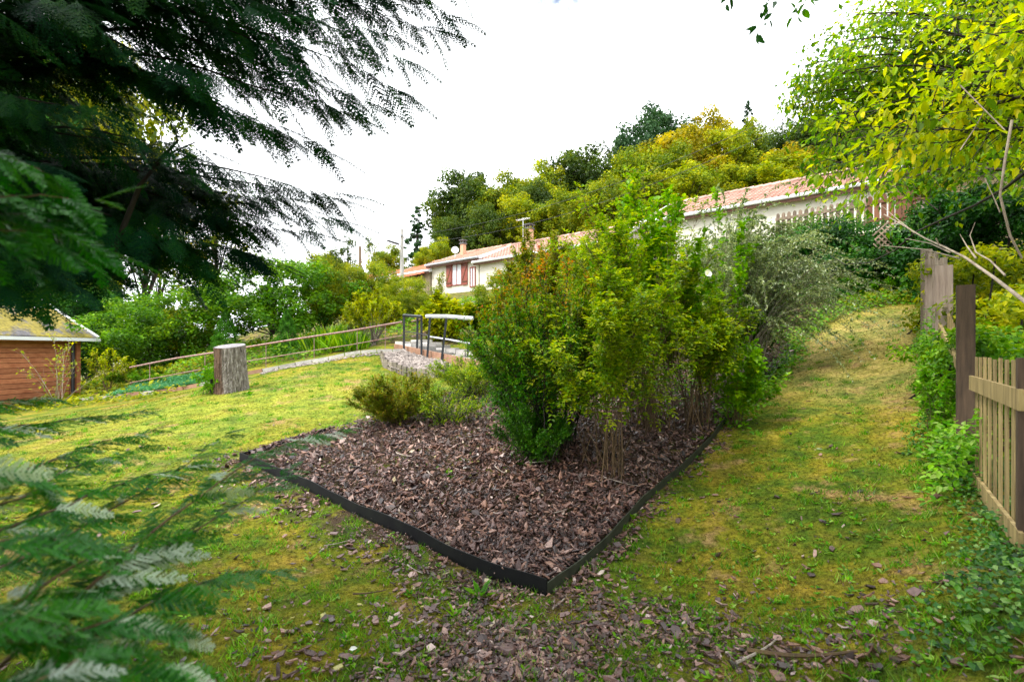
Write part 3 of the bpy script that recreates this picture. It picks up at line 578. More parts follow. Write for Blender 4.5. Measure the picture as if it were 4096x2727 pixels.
def house(name, label, t0, t1, eave, ridge, depth, zb, wallm, tilem, gut='whitep', half=None, over=.35, barge=True):
    """t0 = left end, t1 = right end"""
    half = half or depth/2; h = thing(name, label, 'house', sp((t0+t1)/2, 0, zb))
    sbox(t0, t1, .0, depth, zb-1, eave-.05).build('wall', M[wallm], h)
    for t in (t0-.01, t1+.01):
        gb = G(); e_ = .2 if t < (t0+t1)/2 else -.2; P_ = [sp(t+q_, *w_) for q_ in (0, e_) for w_ in ((0, eave-.05), (depth, eave-.05), (half, ridge-.12))]
        gb.add(P_, [(0, 1, 2), (5, 4, 3)]); gb.add([], [(0, 1, 2, 3)]) ; gb.P.setdefault(4, []).append(np.array([[0, 3, 4, 1], [1, 4, 5, 2], [2, 5, 3, 0]])); gb.build('gable', M[wallm], h)
    s = (ridge-eave)/half
    g = roof_mesh(G(), t0+.3, t1-.3, -over, eave-s*over, half, ridge); roof_mesh(g, t0+.3, t1-.3, depth+over, eave-s*over, half, ridge, .5, .7); rf = g.build('roof', M[tilem], h)
    n = int(abs(t0-t1)/.4); gr = G(); L = np.stack([np.stack([sp(t0+.3-(t0-t1+.6)*i/n, half, ridge+.05), sp(t0+.3-(t0-t1+.6)*(i+1.05)/n, half, ridge+.09)]) for i in range(n)]); gr.tubes(L, .12, 6, R.random(n)); gr.build('ridge_tile', M[tilem], rf, kind='stuff')
    gu = G(); gu.tube([sp(t0+.35, -over-.07, eave-s*over-.06), sp(t1-.35, -over-.07, eave-s*over-.03)], .085, 8); gu.build('gutter', M[gut], h)
    sbox(t0+.3, t1-.3, -over, -over+.04, eave-s*over-.26, eave-s*over-.06).build('fascia', M['brownwood'], h)
    sbox(t0+.28, t1-.28, -over+.05, 0, eave-.24, eave-.20).build('soffit', M['whitep' if gut == 'whitep' else 'brownwood'], h)
    if barge:
        for t in (t0+.34, t1-.34):
            gq = G(); a, b = sp(t, -over, eave-s*over-.02), sp(t, half, ridge+.0); c = (a+b)/2; gq.box(c+[0,0,-.03], (np.linalg.norm(b-a), .06, .22), b-a, np.cross(SX, b-a)*np.sign(np.cross(SX, b-a)[2])); gq.build('bargeboard', M['whitep'], rf)
    return h
def window(h, tc, w, z0, z1, shut=True, frame='redshutter', blind=False):
    f = G()
    for a, b, c, d in ((tc+w/2, tc+w/2-.07, z0, z1), (tc-w/2+.07, tc-w/2, z0, z1), (tc+w/2-.07, tc-w/2+.07, z1-.08, z1), (tc+w/2-.07, tc-w/2+.07, z0, z0+.07), (tc+.025, tc-.025, z0+.07, z1-.08)):
        sbox(a, b, -.07, .0, c, d, f)
    fr = f.build('window', M[frame], h); sbox(tc+w/2-.07, tc-w/2+.07, -.03, -.002, z0+.07, z1-.08).build('pane', M['curtain'], fr)
    if shut:
        for sgn in (1, -1):
            a = tc + sgn*(w/2+.04); b = a + sgn*w*.5; s_ = sbox(max(a, b), min(a, b), -.085, -.02, z0-.03, z1+.03).build('shutter', M['redshutter'], h)
            q = G()
            for zz in (z0+.22, z1-.22): sbox(max(a, b)-.01, min(a, b)+.01, -.115, -.087, zz-.05, zz+.05, q)
            p0, p1 = sp(max(a, b)-.05, -.10, z0+.28), sp(min(a, b)+.05, -.10, z1-.28); q.box((p0+p1)/2, (np.linalg.norm(p1-p0)*.95, .025, .07), p1-p0, np.cross(p1-p0, SY)*-1); q.build('brace', M['brownwood'], s_)
# right hand house
hr = house('tiled_house', 'cream house with a long pink tiled roof behind the picket fence', 2.2, -8.3, 8.75, 10.35, 8.0, 5.4, 'render', 'tile', half=3.6)
# middle, long house
hm = house('tiled_house', 'long pink roofed house with a tall brick chimney, in the centre distance', 14.9, 4.6, 7.98, 9.42, 7.5, 5.2, 'render', 'tile', half=3.3)
def chimney(root, tq, dq, z0, z1, w, lab):
    c = sbox(tq+w/2, tq-w/2, dq-w/2, dq+w/2, z0, z1-.3).build('chimney', M['brickch'], root, label=lab)
    q = sbox(tq+w/2+.06, tq-w/2-.06, dq-w/2-.06, dq+w/2+.06, z1-.3, z1-.2)
    for a in (-1, 1):
        for b in (-1, 1): sbox(tq+a*w*.4+.04, tq+a*w*.4-.04, dq+b*w*.4-.04, dq+b*w*.4+.04, z1-.2, z1-.02, q)
    sbox(tq+w/2+.08, tq-w/2-.08, dq-w/2-.08, dq+w/2+.08, z1-.02, z1+.05, q); q.build('chimney_cap', M['darkline'], c)
chimney(hm, 12.2, 2.2, 8.4, 10.4, .42, 'tall brick chimney with banded sides')
# small white house
hs = house('small_white_house', 'small white house with brown shutters and a satellite dish', 19.9, 15.0, 8.25, 9.45, 7.5, 4.0, 'render', 'tile_old', gut='zinc', half=3.3)
window(hs, 17.15, 1.05, 6.35, 7.95); window(hs, 15.55, .55, 6.1, 7.55, shut=False, frame='redshutter')
sbox(19.9, 15.1, -.06, -.003, 5.42, 5.52).build('string_course', M['darkline'], hs)
chimney(hs, 18.55, 2.0, 8.3, 10.15, .32, 'short brick chimney beside the dish')
g = G(); a = np.linspace(0, 2*math.pi, 25)[:-1]; dc = sp(18.1, .7, 9.15); fx = unit(np.array([.15, -1, .25])); ux = unit(np.cross(fx, [0, 0, 1.])); uz = np.cross(ux, fx)
for k, (r0, b0) in enumerate(((.02, 0), (.15, .02), (.27, .06))): g.V.append(dc + ux*np.cos(a)[:, None]*r0 + uz*np.sin(a)[:, None]*r0 + fx*b0); g.Rn.append(np.full(24, .9)); g.n += 24
for k in range(2): i = np.arange(24); g.P.setdefault(4, []).append(np.stack([k*24+i, k*24+(i+1)%24, (k+1)*24+(i+1)%24, (k+1)*24+i], -1))
g.tube([dc-[0, 0, .5], dc], .03); g.tube([dc-uz*.26+fx*.05, dc+fx*.32], .012); dish = g.build('satellite_dish', M['whitep'], origin=dc-[0, 0, .5], label='white satellite dish on the roof of the small white house', category='satellite dish')
# television aerial by the tall chimney
ab = sp(12.75, 2.2, 9.0); g = G(); g.tube([ab, ab+[0, 0, 2.0]], .025); 
for k in range(7): g.tube([ab+[0, 0, 1.9]+SX*(-.5+k*.16)-SY*.22, ab+[0, 0, 1.9]+SX*(-.5+k*.16)+SY*.22], .012, 4)
g.tube([ab+[0, 0, 1.9]-SX*.6, ab+[0, 0, 1.9]+SX*.6], .015, 4); g.build('television_aerial', M['whitep'], origin=ab, label='thin television aerial beside the tall brick chimney', category='aerial')
# farther houses
hf = house('red_roofed_house', 'low ochre house with red tiled roof left of the small white house', 24.6, 20.2, 7.85, 9.1, 6.5, 3.5, 'render2', 'tile_red', half=3.2)
g = roof_mesh(G(), 24.3, 20.3, -2.6, 6.9, -.05, 7.6); g.build('porch_roof', M['tile_red'], hf); sbox(24.3, 20.3, -2.2, -.02, 3.5, 6.85).build('porch', M['render2'], hf)
G().tube([sp(24.4, -2.7, 6.86), sp(20.2, -2.7, 6.9)], .10, 8).build('porch_gutter', M['whitep'], hf)
house('distant_house', 'far white house with red roof at the left end of the row', 33.5, 28.0, 7.7, 8.8, 6.5, 4, 'render', 'tile_red', half=3.2)

# ------------------------------------------------------------ poles, lamp, wires
M['concrete'] = solid('concrete', (.32,.31,.29), (.48,.46,.43), 8, .9)
M['polewood'] = solid('pole_wood', (.12,.085,.06), (.24,.18,.13), 8, .9, stretch=(1,1,.1))
b = on(402, 37); pb = thing('utility_pole', 'tall grey utility pole carrying the street lamp, left of the white house', 'pole', b); ztop = at(402, 229, 37)[2]
G().tube([b, [b[0], b[1], ztop]], np.array([.17, .11]), 8).build('pole', M['concrete'], pb)
lh = at(393, 242, 36.5); g = G(); g.tube([[b[0], b[1], ztop-1.4], (np.array([b[0], b[1], ztop-1.0])+lh)/2, lh+[.25, 0, -.05]], .035); g.build('lamp_arm', M['zinc'], pb)
G().box(lh, (.85, .22, .13), (1, 0, -.32)).build('lamp_head', M['black'], pb)
G().box([b[0], b[1], ztop-.5], (.12, .9, .1)).build('crossarm', M['zinc'], pb)
b2 = on(360, 40); pw = thing('wooden_pole', 'plain wooden pole at the left end of the house row', 'pole', b2); z2 = at(360, 246, 40)[2]
G().tube([b2, [b2[0], b2[1], z2]], np.array([.15, .11]), 8).build('pole', M['polewood'], pw)
def wire(p, q, sag, r, name, lab, mat='black', cat='wire', grp=None):
    s = np.linspace(0, 1, 24)[:, None]; L = np.array(p)*(1-s)+np.array(q)*s; L[:, 2:] -= sag*4*s*(1-s); G().tube(L, r, 4).build(name, M[mat], origin=L[0], label=lab, category=cat, group=grp)
pt = np.array([b[0], b[1], ztop-.5])
wire(pt, at(830, 90, 24), 1.2, .012, 'power_line', 'upper of two power lines climbing from the lamp pole to the right')
wire(pt-[0, 0, .5], at(830, 104, 23), 1.4, .012, 'power_line', 'lower of two power lines climbing from the lamp pole to the right')
wire(pt, [b2[0], b2[1], z2-.2], .5, .012, 'power_line', 'short line slung between the lamp pole and the wooden pole')

# ------------------------------------------------------------ middle garden: path, kerb, railing, gravel bed, slab path
M['stone'] = solid('pale_stone', (.38,.35,.33), (.60,.57,.54), 6, .9, 0, .5, .01)
M['terra'] = solid('terracotta_block', (.24,.12,.07), (.38,.22,.15), 8, .85)
M['rail_rust'] = solid('rusty_rail', (.16,.05,.04), (.42,.30,.28), 20, .55, .3, .4)
M['rail_dark'] = solid('dark_rail', (.018,.02,.026), (.05,.055,.065), 10, .35, .4, .2)
M['rail_pale'] = solid('worn_handrail', (.42,.45,.50), (.62,.64,.68), 10, .4, .2, .2)
M['gravel_m'] = solid('pale_gravel', (.11,.085,.075), (.36,.31,.28), 9, .85)
ker = [on(80, 14.6), on(130, 14.2), on(175, 14), on(215, 14), on(271, 14), on(320, 14.2), on(371, 14.5), on(408, 14.8)]
kp = np.array(ker)
def along(P, s): d = np.r_[0, np.cumsum(np.linalg.norm(np.diff(P[:, :2], axis=0), axis=1))]; s = np.clip(s, 0, d[-1]); return np.array([np.interp(s, d, P[:, 0]), np.interp(s, d, P[:, 1])])
kt = thing('garden_kerb', 'low pale stone kerb running below the rusty railing', 'kerb', ker[0])
dl = np.r_[0, np.cumsum(np.linalg.norm(np.diff(kp[:, :2], axis=0), axis=1))][-1]; nk = 22
proto_me = {}
for i in range(nk):
    s0, s1 = dl*i/nk, dl*(i+1)/nk-.02; a, b_ = along(kp, s0), along(kp, s1); m_ = (a+b_)/2; za, zb_ = h1(*a), h1(*b_)
    terr = (3 < i < 9 and i not in (5,)) or i == 12
    g = G().box([m_[0], m_[1], (za+zb_)/2-.02+.012*R.random()], (np.hypot(*(b_-a)), .12, .20), [b_[0]-a[0], b_[1]-a[1], zb_-za], r=R.random())
    g.build('terracotta_block' if terr else 'kerb_stone', M['terra'] if terr else M['stone'], kt, label='reddish brown block' if terr else None)
# railing along the kerb
rt = thing('garden_railing', 'long rusty pipe railing sloping up behind the tree stump', 'railing', ker[2])
def hrail(P, z, r, name, mat): G().tube([[p_[0], p_[1], h1(p_[0], p_[1])+z] for p_ in P], r, 7).build(name, M[mat], rt, smooth=True)
rp = [on(130, 14.9), on(175, 14.6), on(215, 14.5), on(245, 14.5), on(300, 14.5), on(350, 14.7), on(402, 15)]
ztops = [at(u, v, Y)[2] for (u, v, Y) in ((130,367,14.9),(175,358,14.6),(215,352,14.5),(245,347,14.5),(300,338,14.5),(350,330.5,14.7),(402,321.5,15))]
P1 = np.array([[p_[0], p_[1], z_] for p_, z_ in zip(rp, ztops)])
G().tube(P1, .028, 7).build('top_rail', M['rail_rust'], rt, smooth=True)
P2 = P1.copy(); P2[:, 2] -= .40; P2[:2, 2] -= .05; G().tube(P2, .014, 6).build('lower_rail', M['rail_rust'], rt, smooth=True)
for u in (150, 205, 266, 314, 357, 385):
    q = np.array([np.interp(u, (130,175,215,245,300,350,402), P1[:, i]) for i in range(3)]); G().tube([[q[0], q[1], h1(q[0], q[1])-.05], q], .011, 5).build('post', M['rail_rust'], rt)
# upright dark railing by the slab path
dr = thing('handrail', 'dark metal handrail with pale top bar beside the slab path', 'railing', on(403, 14.6))
posts = [(403,316,14.6,346),(411,317,15.0,348,),(421.5,316.5,14.3,350),(430,318,14.0,351),(441,318,13.6,353),(472,316,13.2,334)]
posts = [(404,316,14.6,347,404),(417.5,317,14.4,349,417),(421.5,316,14.0,352,421.5),(430,317,13.7,353,427),(446.5,318,13.3,355,441),(470.5,319,13.1,341,467)]
for (ut, vt, Y, vb, ub) in posts:
    a = at(ut, vt, Y); q = at(ub, vb, Y); q[2] = min(q[2], h1(q[0], q[1])-.02); G().box((a+q)/2, (np.linalg.norm(a-q), .055, .03), a-q, (0, -1, .1)).build('post', M['rail_dark'], dr)
G().tube([at(403.5, 315, 14.65), at(421.5, 316.3, 14.0)], .04, 8).build('top_bar', M['rail_dark'], dr)
G().tube([at(426.5, 315.8, 13.9), at(447, 316, 13.35), at(473, 318, 13.0)], .05, 8).build('top_bar', M['rail_pale'], dr)
G().tube([at(404, 331, 14.6), at(421, 333.5, 14.0), at(428, 335, 13.8)], .014, 5).build('mid_bar', M['rail_dark'], dr)
G().tube([at(428, 336, 13.9), at(448, 339, 13.4), at(470, 343, 12.9)], .025, 6).build('mid_bar', M['rail_pale'], dr)
# second rail going up the steps
s2 = thing('step_rail', 'thin rusty rail rising behind the dark handrail', 'railing', on(414, 16)); G().tube([at(412, 321, 15), at(428, 317, 16.5), at(447, 310, 18)], .025, 6).build('rail', M['rail_rust'], s2)
G().tube([at(412, 336, 15), at(430, 330, 16.5)], .016, 6).build('rail', M['rail_rust'], s2)
s3 = thing('stair_rail', 'short dark rail in front of the white wall, right of the vine', 'railing', on(455, 19)); G().tube([at(444, 308, 19), at(478, 300.5, 18.6), at(478.5, 303, 18.6)], .022, 6).build('rail', M['rail_dark'], s3); G().tube([at(478, 301, 18.6), at(478, 318, 18.6)], .02, 5).build('post', M['rail_dark'], s3)
# gravel bed framed with low boards
gb_out = [at(381,351,13.9), at(404,346,14.4), at(440,356,13.3), at(452,364,12.6), at(436,371,11.6), at(407,367,11.9), at(384,357,12.9)]
gbz = lambda x, y: H(x, y)
x = R.uniform(-4.5, -1.0, 9000); y = R.uniform(11, 15, 9000); k = inpoly(x, y, gb_out); x, y = x[k], y[k]
def stones(x, y, lift, s0, name, mat, label=None, par=None):
    n = len(x); oc = np.array([[1,0,0],[0,1,0],[-1,0,0],[0,-1,0],[0,0,1],[0,0,-1]], float); fc = np.array([[0,1,4],[1,2,4],[2,3,4],[3,0,4],[1,0,5],[2,1,5],[3,2,5],[0,3,5]])
    sc = s0*np.exp(R.normal(0, .4, n)); jit = R.uniform(.6, 1.2, (n, 6, 3)); V = oc*jit*sc[:, None, None]*np.array([1, 1, .6]); a = R.random(n)*6.28
    V = np.stack([V[..., 0]*np.cos(a)[:, None]-V[..., 1]*np.sin(a)[:, None], V[..., 0]*np.sin(a)[:, None]+V[..., 1]*np.cos(a)[:, None], V[..., 2]], -1)
    V += np.stack([x, y, H(x, y)+lift], -1)[:, None]; g = G(); g.add(V.reshape(-1, 3), (np.arange(n)[:, None, None]*6+fc).reshape(-1, 3), np.repeat(R.random(n), 6))
    return g.build(name, M[mat] if isinstance(mat, str) else mat, par, kind='stuff', label=label)
stones(x, y, .10, .045, 'gravel', 'gravel_m')
ft = thing('gravel_bed_border', 'low border of short upright boards round the pale gravel bed', 'border', gb_out[0])
P = np.array([gb_out[0], gb_out[6], gb_out[5], gb_out[4], gb_out[3]]); d = np.linalg.norm(np.diff(P[:, :2], axis=0), axis=1).sum()
for i in range(int(d/.26)):
    q0 = along(P, i*.26+.01); q1 = along(P, i*.26+.24); m_ = (q0+q1)/2; z_ = h1(*m_); G().box([m_[0], m_[1], z_+.07+R.uniform(-.02, .02)], (.23, .045, .30), [*(q1-q0), 0], r=R.random()).build('board', M['greycane'], ft)
# kerb-side gravel strip below the kerb
x = R.uniform(-8.5, -3.2, 5000); y = R.uniform(13.0, 14.8, 5000); k = (pdist(x, y, kp-[0, .35, 0]) < .2*R.random(5000)) & (x > -6.6); stones(x[k], y[k], .01, .03, 'gravel_strip', 'gravel_m')
# flagstone path
fp = thing('flagstone_path', 'pale flagstone path beside the dark handrail', 'path', on(450, 14.5)); a0 = np.array([on(410, 15.8)[0], on(410, 15.8)[1]]); a1 = np.array([on(500, 12.6)[0], on(500, 12.6)[1]])
for i in range(9):
    for j in range(2):
        f = (i+.5)/9; c = a0*(1-f)+a1*f; e = unit(a1-a0); nn = np.array([-e[1], e[0]]); c = c+nn*(j-.5)*.52 + R.normal(0, .015, 2); l = np.linalg.norm(a1-a0)/9*.95
        zz = CAMZ+(350-(339+ (f*13)))/512*c[1]; zz = max(h1(*c)+.05, h1(*c)+.16-.05*f); G().box([c[0], c[1], zz-.05], (l*R.uniform(.9,1), .5, .14), [e[0], e[1], R.normal(0, .01)], r=R.random()).build('flagstone', M['stone'], fp)
g = G(); c0, c1 = a0+np.array([-.35, -.5]), a1+np.array([-.35, -.5])
g.box([(c0[0]+c1[0])/2, (c0[1]+c1[1])/2, (h1(*c0)+h1(*c1))/2+.02], (np.linalg.norm(c1-c0), .08, .22), [*(c1-c0), h1(*c1)-h1(*c0)]); g.build('riser', M['terra'], fp)

# stump
m_, t, p = newmat('stump_bark'); tcn = t.nodes.new('ShaderNodeTexCoord'); mp = t.nodes.new('ShaderNodeMapping'); mp.inputs['Scale'].default_value = (1, 1, .22); t.links.new(tcn.outputs['Object'], mp.inputs[0])
n1 = noise(t, 16, 6, .75, mp.outputs[0]); n2 = noise(t, 30, 5, .8, mp.outputs[0]); grey = ramp(t, [(.38, (.07,.055,.045)), (.52, (.22,.19,.17)), (.68, (.46,.43,.41))], n2.outputs[0]); brn = ramp(t, [(.35, (.03,.018,.012)), (.6, (.13,.07,.04)), (.75, (.24,.15,.09))], n1.outputs[0])
sx = t.nodes.new('ShaderNodeSeparateXYZ'); t.links.new(tcn.outputs['Object'], sx.inputs[0]); n3 = noise(t, 4, 4, .6, mp.outputs[0]); ma = t.nodes.new('ShaderNodeMath'); ma.operation = 'MULTIPLY_ADD'; t.links.new(sx.outputs[0], ma.inputs[0]); ma.inputs[1].default_value = 1.3; t.links.new(n3.outputs[0], ma.inputs[2])
mk = ramp(t, [(.47, (0,0,0)), (.60, (1,1,1))], ma.outputs[0]); t.links.new(mixc(t, brn.outputs[0], grey.outputs[0], mk.outputs[0]), p.inputs['Base Color']); p.inputs['Roughness'].default_value = .9; bump(t, p, n2.outputs[0], 1, .03); M['stumpbark'] = m_
M['cutwood'] = solid('cut_wood', (.10,.09,.10), (.34,.32,.33), 7, .8, 0, .6)
sb = on(230, 11); sb[2] = at(0, 390, 11)[2]; st = thing('tree_stump', 'tall sawn tree stump with grey flaking bark standing on the lawn', 'stump', sb)
zt = at(0, 345.5, 11)[2]; nA, nZ = 110, 30; g = G(); V = []
for j in range(nZ):
    f = j/(nZ-1); z = sb[2]-.12 + (zt-sb[2]+.12)*f
    a = np.arange(nA)*2*math.pi/nA; rad = .292 + .05*(1-f)**2.5*(1+.5*np.sin(a*4+1)) + .010*np.abs(np.sin(a*13+f*1.2+np.sin(f*9+a*3)*.4)) + .006*np.sin(a*29-f*3) + .01*np.sin(a*3+1+f) + R.normal(0, .003, nA)
    V.append(np.stack([sb[0]+np.cos(a)*rad+.03*(1-f), sb[1]+np.sin(a)*rad, z+f*(.055*np.sin(a)+.012*np.cos(a))], -1))
idx = np.arange(nA*nZ).reshape(nZ, nA); g.add(np.concatenate(V), np.stack([idx[:-1], np.roll(idx, -1, 1)[:-1], np.roll(idx, -1, 1)[1:], idx[1:]], -1).reshape(-1, 4)); g.build('bark', M['stumpbark'], st)
g = G(); top = V[-1]; cen = top.mean(0); g.add(np.concatenate([top*.985+cen*.015+[0,0,.004], [cen+[0,0,-.012]]]), np.stack([np.arange(nA), (np.arange(nA)+1)%nA, np.full(nA, nA)], -1)); g.build('cut_face', M['cutwood'], st)
g = G(); g.tube([sb+[-.33, -.12, -.1], sb+[-.31, -.14, .25]], .03, 6); g.build('stub', M['darkbark'], st)

# pond edge with blue green sedum, left of the stump
x, y = R.uniform(-12, -6, 5000), R.uniform(13.6, 15.6, 5000); pc = [on(125, 13.9), on(205, 13.9), on(205, 14.4), on(130, 14.9)]; 
x = R.uniform(-11.2, -8.3, 2600); y = R.uniform(14.15, 15.3, 2600); rosettes(x, y, 6, .10, .4, 'sedum_patch', M['blue_mat'], up=.6, lift=.08, big=False, kind='stuff')
# fallen white picket fence in the middle distance
M['oldwhite'] = solid('weathered_white', (.45,.40,.36), (.68,.63,.58), 8, .85)
lp = thing('low_picket_fence', 'low weathered pale picket fence far behind the stump', 'fence', on(190, 20))
for i in range(13):
    u = 169+i*4.3; q = at(u, 370.5, 20); G().box(q+[0, 0, .30+R.uniform(-.03, .03)], (.09, .03, .78), (1, 0, R.normal(0, .03))).build('picket', M['oldwhite'], lp)
for v in (357, 368): G().box(at(195, v, 20.05), (2.3, .03, .08), (1, 0, .02)).build('rail', M['oldwhite'], lp)

# ------------------------------------------------------------ shed
M['shedwood'] = solid('red_shed_board', (.28,.085,.035), (.48,.19,.09), 5, .7, 0, .4, .004, stretch=(.35,1,2.5))
ms_, t, p = newmat('mossy_felt'); n = noise(t, 1.6, 6, .7); n2 = noise(t, 9, 5, .7); r1 = ramp(t, [(.3, (.06,.055,.06)), (.7, (.17,.16,.165))], n2.outputs[0]); r2 = ramp(t, [(.3, (.12,.10,.015)), (.7, (.34,.27,.04))], n2.outputs[0])
mk = ramp(t, [(.40, (0,0,0)), (.50, (1,1,1))], n.outputs[0]); t.links.new(mixc(t, r1.outputs[0], r2.outputs[0], mk.outputs[0]), p.inputs['Base Color']); p.inputs['Roughness'].default_value = .95; bump(t, p, n2.outputs[0], .8, .04); M['felt'] = ms_
e0 = at(40, 338, 15.2)[:2]; e1 = at(97, 339.6, 17.0)[:2]; ex = np.array([*(e1-e0), 0]); ex /= np.linalg.norm(ex); ey = np.array([-ex[1], ex[0], 0]); ze = 1.98; E1 = np.array([e1[0], e1[1], 0])
sh = thing('garden_shed', 'red brown board shed with a mossy felt roof among the left hand trees', 'shed', E1-ex*2.5+[0, 0, .0]); LEN, DEP = 5.0, 3.0; zg = -.1
def hp(a, b, z): return E1 - ex*a + ey*b + np.array([0, 0, z])   # a to the left, b back
nb = 14
for i in range(nb):
    z0 = zg + (ze-zg)*i/nb; G().box(hp(.42+(LEN-.8)/2, .30+R.uniform(-.004, .004), z0+(ze-zg)/nb/2), (LEN-.8, .05, (ze-zg)/nb-.014), ex, r=R.uniform(.25, .75)).build('board', M['shedwood'], sh)
    G().box(hp(.42, .30+(DEP-.6)/2, z0+(ze-zg)/nb/2), (.05, DEP-.7, (ze-zg)/nb-.014), ex, r=R.uniform(.2, .6)).build('board', M['shedwood'], sh)
G().box(hp(LEN/2, DEP/2, (ze+zg)/2), (LEN-1.0, DEP-.76, ze-zg-.05), ex).build('core', M['darkbark'], sh)
G().box(hp(.43, .29, (ze+zg)/2), (.14, .14, ze-zg), ex).build('corner_post', M['shedwood'], sh)
rz_ = 2.92; q = G(); Nn = 10
A_, B_, C_, D_ = hp(-.0, 0, ze+.02), hp(LEN, 0, ze+.02), hp(LEN-.0, DEP/2, rz_), hp(.12, DEP/2, rz_)
def slab(P, th, g): P = np.array(P); n_ = unit(np.cross(P[1]-P[0], P[3]-P[0])); n_ = n_*np.sign(n_[2]); return g.add(np.concatenate([P, P+n_*th]), [(0,1,2,3),(7,6,5,4),(0,4,5,1),(1,5,6,2),(2,6,7,3),(3,7,4,0)])
slab([A_, B_, C_, D_], .04, q); slab([hp(-.0, DEP, ze), hp(LEN, DEP, ze), hp(LEN, DEP/2+.01, rz_), hp(.12, DEP/2+.01, rz_)], .04, q); q.build('roof', M['felt'], sh)
g = G(); a_, b_ = A_+ex*.04+[0,0,.03], D_+ex*.04+[0,0,.04]; g.box((a_+b_)/2, (np.linalg.norm(b_-a_), .07, .09), b_-a_, np.cross(b_-a_, ex)*np.sign(np.cross(b_-a_, ex)[2])); g.build('edge_trim', M['whitep'], sh)
G().box(hp(LEN/2, -.05, ze-.03), (LEN+.1, .10, .10), ex).build('gutter', M['whitep'], sh)
G().tube([hp(.62, .20, ze-.06), hp(.64, .20, zg)], .05, 7).build('downpipe', M['black'], sh)

# ------------------------------------------------------------ right hand fence, posts and gate
M['gatewood'] = solid('weathered_gate_wood', (.12,.085,.03), (.46,.34,.15), 7, .75, 0, .8, .006, stretch=(3,3,.3))
M['greywood'] = solid('old_grey_plank', (.20,.14,.115), (.46,.36,.32), 7, .85, 0, .6, .006, stretch=(3,3,.25))
M['postbrown'] = solid('brown_post', (.03,.019,.013), (.12,.075,.048), 9, .8, 0, .5, .006, stretch=(3,3,.25))
FD = unit(np.array([.605, .796, 0])); FN = np.array([-FD[1], FD[0], 0])      # along the fence, and towards the path
g0 = np.array([2.745, 2.77]); g1 = np.array([3.77, 4.2])
gt = thing('picket_gate', 'weathered wooden picket gate panel at the right edge of the path', 'gate', [g0[0], g0[1], .5]); gl = np.linalg.norm(g1-g0)
e = np.array([*(g1-g0)/gl, 0]); nrm = np.array([-e[1], e[0], 0])
def gpt(s, o, z): return np.array([g0[0], g0[1], 0]) + e*s + nrm*o + np.array([0, 0, z])
npk = 9
for i in range(npk):
    s = .07 + (gl-.16)*i/(npk-1); G().box(gpt(s, -.02, 1.055+R.uniform(-.006, .006)), (.085, .010, .98), e, r=R.uniform(.25, .8)).build('picket', M['gatewood'], gt)
for z, hh in ((1.335, .115), (.57, .115)): G().box(gpt(gl/2, .0, z), (gl+.10, .022, hh), e, r=.6).build('rail', M['gatewood'], gt)
def post(x, y, z0, z1, w, d, name, label, mat, tilt=0, cat='post', jag=False):
    b = np.array([x, y, z0]); r_ = thing(name, label, cat, b); g = G()
    if jag:
        g.box([x, y, (z0+z1-.1)/2], (w, d, z1-z0-.1), [*FN[:2], 0])
        for k in range(4): g.box([x, y, 0]+FN*(w*(-.375+k*.25))+np.array([0, 0, z1-.1+R.uniform(-.0, .05)]), (w*.24, d*.96, .12), [*FN[:2], 0], r=R.random())
    else: g.box([x, y, (z0+z1)/2], (w, d, z1-z0), [*FN[:2], tilt])
    g.build('plank', M[mat], r_); return r_
post(3.96, 4.47, .3, 2.17, .125, .07, 'fence_post', 'dark brown square post at the far end of the picket gate', 'postbrown')
pn = post(2.80, 2.77, -.1, 1.56, .10, .07, 'gate_post', 'near post of the picket gate cut by the right edge of the photo', 'postbrown')
post(5.40, 6.40, .9, 2.66, .17, .05, 'fence_plank', 'tall reddish grey plank standing next beyond the dark brown post', 'greywood')
post(5.95, 7.12, 1.0, 2.89, .16, .05, 'fence_plank', 'jagged topped grey plank behind the reddish grey one', 'greywood', jag=True)
post(6.35, 7.75, 1.2, 3.08, .16, .05, 'fence_plank', 'thin pale plank between the jagged plank and the farthest one', 'greywood', jag=True)
post(6.72, 8.3, 1.4, 3.27, .15, .05, 'fence_plank', 'farthest and palest of the old fence planks', 'greywood', jag=True)
# low fence run between the brown post and the planks
lf = thing('slat_fence', 'low slatted fence run between the brown post and the grey planks', 'fence', [4.2, 4.8, .6])
for i in range(9):
    s = .25+i*.22; c = np.array([3.96, 4.47, 0])+FD*s; z = h1(c[0], c[1]); G().box([c[0], c[1], z+.55], (.08, .022, 1.0), FD, r=R.random()).build('slat', M['gatewood'], lf)
for dz in (.25, .85):
    a, b_ = np.array([3.96, 4.47, 0]), np.array([5.3, 6.3, 0]); a[2] = h1(a[0], a[1])+dz; b_[2] = h1(b_[0], b_[1])+dz; G().box((a+b_)/2+FN*.03, (np.linalg.norm(b_-a), .03, .09), b_-a).build('rail', M['gatewood'], lf)

